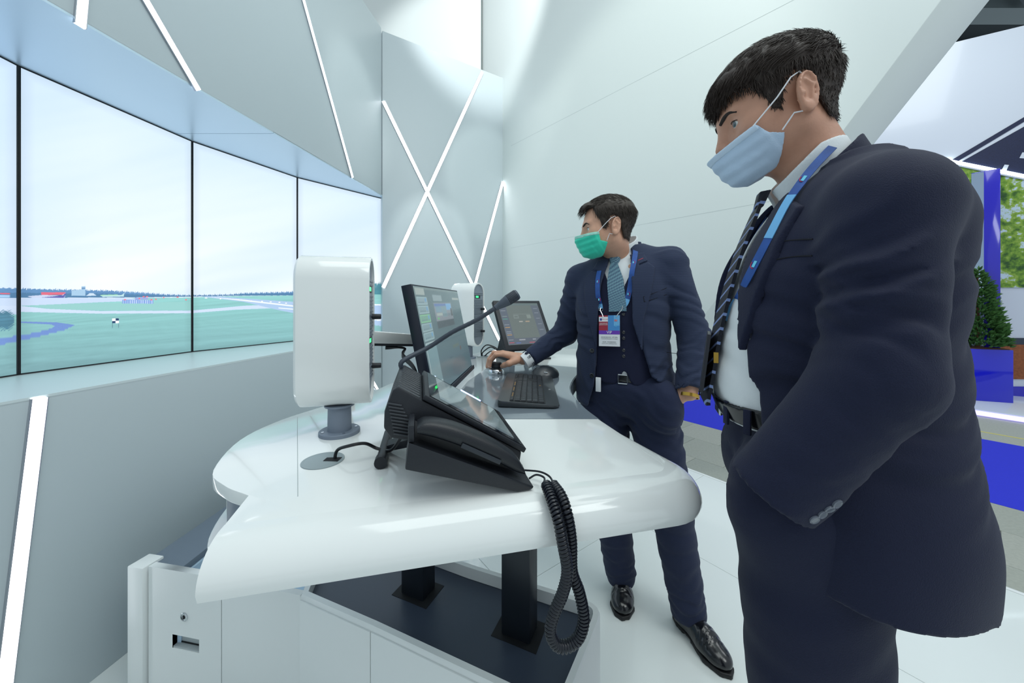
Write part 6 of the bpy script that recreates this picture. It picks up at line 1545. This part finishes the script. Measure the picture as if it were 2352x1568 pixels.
hL = hand_f((wLw + ZS * .05 - B2.F * .02, wLw - ZS * .015 - B2.L * .03, .028, .025), KL2, [[k_, k_ - ZS * .018, k_ - ZS * .03, k_ - ZS * .040 - B2.L * .01] for k_ in KL2], [wLw - ZS * .03 - B2.L * .04, wLw - ZS * .05 + B2.F * .03 - B2.L * .065, wLw - ZS * .07 + B2.F * .035 - B2.L * .075, wLw - ZS * .09 + B2.F * .035 - B2.L * .08])
a2 = limb_chain([(c2(-.03, -.05, 1.43), .05), (c2(-.01, -.17, 1.375), .045), (B2.w(eR), .036), (B2.w(wR - axr * .04), .028)]); a3 = limb_chain([(c2(-.03, .05, 1.44), .05), (c2(-.01, .165, 1.425), .045), (B2.w(eL), .036), (wLw, .028)])
ex2 = lambda P: smin(smin(hR(P), hL(P), .005), smin(a2(P), a3(P), .005), .012)
person_head(man2, H2, c2(-.035, -.01, 1.455), skin2, .0034, hair_poly2, ht2, '3a322c', '35d8b6', mp2, '9fdccb', cb2, 8000, (ex2, [(-.14, 1.6, .96), (-.1, 1.73, 1.0), wLw - .13, wLw + .1, B2.w(eL) + .05, B2.w(eR) + .06]), '33281f', (1, -.1, 0), 11)
# finger nails and watch
for ch in fing[:1] + [thumb]:
    t_ = ch[-1]; dr = nrm(ch[-1] - ch[-2]); nn2 = nrm(np.array([-.3, -.8, .5]) - dr * np.dot(np.array([-.3, -.8, .5]), dr)); 
    m = MB(); m.lathe(t_ + nn2 * .0072, [(0, 0), (.0045, 0), (.0035, .0008), (0, .0011)], 14, nn2); m.build('fingernail', mat('nail', 'd8ab97', .25, coat=.3), man2)
wc = wLw + nrm(B2.w(wL) - B2.w(eL)) * .010; wax = nrm(B2.w(wL) - B2.w(eL)); wu = nrm(np.cross(wax, ZS)); wv = np.cross(wax, wu)
m = MB(); m.loft([[wc + (wu * math.cos(t) + wv * math.sin(t)) * .031 + q_ for q_ in (wax * -.006, wax * .006, wax * .006 + (wu * math.cos(t) + wv * math.sin(t)) * .003, wax * -.006 + (wu * math.cos(t) + wv * math.sin(t)) * .003)] for t in np.linspace(0, 6.2832, 25)], caps=False); m.build('wrist_watch', mat('gold_trim', 'c9a24a', .3, metal=.9), man2)
# ------------------------------------------------------------------ the neighbouring stand across the aisle
st_white = mat('stand_white_gloss', 'dfe6ee', .18, coat=.3)
m = MB(); m.prism([uv(-14, 11.5), uv(-14, 7.15), uv(4, 7.15), uv(4, 11.5)], -.10, -.02); fs = tag(m.build('floor_far_stand', st_white, None, bevel=.004), kind='structure')
m = MB(); m.prism([uv(-14, 7.149), uv(-14, 7.13), uv(4, 7.13), uv(4, 7.149)], -.085, -.035); m.build('edge_light', mat('violet_edge_light', 'cfc8ff', .4, emit=('b9aaff', .8)), fs)
PF = np.array([6.65, 5.2, 0]); dF = nrm((.87, -.49, 0)); nF = nrm((-.49, -.87, 0))
def pf(px, py, o_=0.0): return plane_hit(px, py, PF + nF * o_, nF)
def facade(name, pts, mm, o_, th, parent):
    q = MB(); q.slab([pf(x, y, o_) for x, y in pts], nF * th); return q.build(name, mm, parent)
la = PF - dF * 4.2; lb = PF + dF * 2.2; ztop = 5.12
q = MB(); q.slab([la + ZS * -.02, lb + ZS * -.02, lb + ZS * ztop, la + ZS * ztop], -nF * .12); wf = tag(q.build('wall_far_stand', st_white, None), kind='structure', label='tall white facade of the neighbouring stand')
navy = mat('navy_sparkle_print', '1f2747', .55, var=(90, .5))
facade('printed_band', [(2183, 369), (2199, 371), (2480, 203), (2480, 193)], navy, .003, .004, wf)
facade('printed_triangle', [(2207, 372), (2480, 427), (2480, 219)], navy, .003, .004, wf)
for x, y in ((2309, 385), (2350, 357)): facade('printed_rhomb', [(x - 9, y + 6), (x + 2, y + 7), (x + 8, y - 6), (x - 2, y - 7)], st_white, .004, .005, wf)
ph = bpy.data.materials.new('pine_forest_print'); ph.use_nodes = True; nt = ph.node_tree; b = nt.nodes['Principled BSDF']; b.inputs['Roughness'].default_value = .3
tc = nt.nodes.new('ShaderNodeTexCoord'); n1 = nt.nodes.new('ShaderNodeTexNoise'); n1.inputs['Scale'].default_value = 2.6; n1.inputs['Detail'].default_value = 9; n1.inputs['Roughness'].default_value = .72
n2 = nt.nodes.new('ShaderNodeTexNoise'); n2.inputs['Scale'].default_value = 16; n2.inputs['Detail'].default_value = 6
nt.links.new(tc.outputs['Object'], n1.inputs[0]); nt.links.new(tc.outputs['Object'], n2.inputs[0])
r1 = nt.nodes.new('ShaderNodeValToRGB'); e0 = r1.color_ramp.elements; e0[0].position = .30; e0[0].color = lin('15301c') + (1,); e0[1].position = .70; e0[1].color = lin('d5e6f2') + (1,)
for p_, c_ in ((.42, '2f5a22'), (.49, '6f9a2e'), (.545, '9ab848'), (.575, 'c6dbe6')): x_ = e0.new(p_); x_.color = lin(c_) + (1,)
mx = nt.nodes.new('ShaderNodeMix'); mx.data_type = 'FLOAT'; mx.inputs[0].default_value = .35
nt.links.new(n1.outputs[0], mx.inputs[2]); nt.links.new(n2.outputs[0], mx.inputs[3]); nt.links.new(mx.outputs[0], r1.inputs[0]); nt.links.new(r1.outputs[0], b.inputs['Base Color'])
nt.links.new(r1.outputs[0], b.inputs['Emission Color']); b.inputs['Emission Strength'].default_value = .02
ppx = [2150, 2262, 2374, 2480]
for k in range(3):
    x0, x1 = ppx[k], ppx[k + 1]; yt = lambda x: 368 + (x - 2180) * .2035 + 9
    facade('photo_panel', [(x0 + .4, yt(x0)), (x0 + .4, 660), (x1 - .4, 660), (x1 - .4, yt(x1))], ph, .003, .012, wf)
facade('plinth_strip', [(2150, 776), (2150, 791), (2480, 791), (2480, 776)], mat('dark_skirting', '39424e', .5), .003, .01, wf)
lf = mat('leaf_litter_print', '9a5a34', .7, var=(38, .55)); facade('leaf_print', [(2150, 791), (2150, 868), (2480, 872), (2480, 791)], lf, .003, .008, wf)
facade('glossy_strip', [(2150, 886), (2150, 912), (2480, 918), (2480, 888)], mat('blue_gloss_lacquer', '2a22c4', .1, coat=.6), .003, .01, wf)
s0 = pf(2170, 368, .02); s1 = pf(2480, 431, .02)
root = thing('light_strip', s0, 'bright slanted light line on the white facade of the neighbouring stand', 'light strip')
q = MB(); q.box((s0 + s1) / 2, (np.linalg.norm(s1 - s0) / 2, .022, .012), (s1 - s0, np.cross(s1 - s0, nF), nF)); q.build('diffuser', mat('led_cool', 'ffffff', .4, emit=('eafaff', 3.0)), root)
q = MB(); q.box((s0 + s1) / 2 - nrm(np.cross(s1 - s0, nF)) * (.035 if np.cross(s1 - s0, nF)[2] > 0 else -.035), (np.linalg.norm(s1 - s0) / 2, .010, .012), (s1 - s0, np.cross(s1 - s0, nF), nF)); q.build('profile', st_white, root)
# blue column
cc_ = np.array([6.54, 4.93, -.02]); e_, s_2 = fr3((-.8, -.6))
colm = thing('display_column', cc_, 'tall glossy blue column with a mirror side behind the conifer', 'column')
q = MB(); q.box(cc_ + ZS * 1.55, (.12, .10, 1.55), (s_2, e_, ZS)); q.build('shaft', mat('blue_gloss_lacquer', '2a22c4', .1, coat=.6), colm, bevel=.004)
q = MB(); q.box(cc_ + ZS * 1.55 + e_ * .1015 - s_2 * .066, (.052, .002, 1.54), (s_2, e_, ZS)); q.build('mirror_side', mat('mirror_sheet', 'c5d5ea', .08, metal=.9), colm)
# planter with conifer
pa, pb2 = np.array([6.10, 4.77]), np.array([6.49, 4.62]); pd = nrm(np.append(pb2 - pa, 0))[:2]; pn_ = np.array([-pd[1], pd[0]])
pt = thing('planter', (6.36, 4.85, -.02), 'glossy square blue planter box across the aisle', 'planter')
q = MB(); q.prism([pa, pb2, pb2 + pn_ * .40, pa + pn_ * .40], -.02, .665); bx = q.build('box', mat('planter_blue', '1a1fd2', .08, coat=.6), pt, bevel=.004)
q = MB(); q.prism([pa + (pd + pn_) * .02, pb2 + (-pd + pn_) * .02, pb2 + (-pd - 0 * pn_) * .02 + pn_ * .38, pa + pd * .02 + pn_ * .38], .665, .675); q.build('bark_mulch', mat('bark_brown', '6a4a36', .95, bump=(120, 1.0)), pt)
tc_ = np.append((pa + pb2) / 2 + pn_ * .2, 0)
tr = thing('potted_conifer', tc_ + ZS * .675, 'small bushy green conifer growing in the blue planter', 'tree')
q = MB(); q.tube([tc_ + ZS * .66, tc_ + ZS * 1.2, tc_ + ZS * 1.72], [.022, .015, .004], 8); q.build('trunk', mat('bark_brown', '6a4a36', .95, bump=(120, 1.0)), tr)
R = np.random.default_rng(5); Vt = []; Ft = []
for i in range(2600):
    t = 1 - math.sqrt(R.uniform(0, 1)) ; t = min(t, .985); a = R.uniform(0, 2 * math.pi); prof_r = np.interp(t, [0, .12, .30, .45, .75, 1], [.27, .31, .24, .19, .12, .01]) * (.88 + .16 * math.sin(3 * a + 7 * t) + .1 * math.sin(5 * a + 17 * t))
    rr = prof_r * R.uniform(.55, 1.0); c = tc_ + np.array([rr * math.cos(a), rr * math.sin(a), .70 + 1.05 * t]); d = nrm(np.array([math.cos(a), math.sin(a), R.uniform(.2, 1.1)]) + R.normal(size=3) * .25); L_ = R.uniform(.045, .08)
    u_ = nrm(np.cross(d, R.normal(size=3))); v_ = np.cross(d, u_); k = len(Vt)
    for h_, w_ in ((0, .006), (.45, .014), (1, .001)):
        for an in (0, 2.094, 4.189): Vt.append(c + d * L_ * h_ + (u_ * math.cos(an) + v_ * math.sin(an)) * w_)
    for j in (0, 3):
        for an in range(3): Ft.append((k + j + an, k + j + (an + 1) % 3, k + j + 3 + (an + 1) % 3, k + j + 3 + an))
tag(raw('foliage', np.array(Vt), np.array(Ft), mat('conifer_green', '3f6b2c', .8, var=(14, .55)), tr, smooth=False), kind='stuff')
# hall roof far above
q = MB(); q.box((13.5, 11.0, 8.3), (9, 6.5, .1)); ce = tag(q.build('ceiling', mat('hall_ceiling_dark', '343c40', .8), None), kind='structure')
for y_ in (5.6, 7.6, 9.8, 12.4):
    q = MB(); q.box((13.5, y_, 7.75), (9, .22, .38)); q.build('roof_beam', mat('hall_beam_grey', '6f7a7c', .6), ce)
    for k in range(14): q = MB(); q.tube([(6 + k * 1.1, y_ - .4, 7.3), (6.55 + k * 1.1, y_ - .4, 8.1)], .05, 6); q.tube([(6.55 + k * 1.1, y_ - .4, 8.1), (7.1 + k * 1.1, y_ - .4, 7.3)], .05, 6); q.build('truss_brace', mat('hall_truss', '525b60', .5), ce)
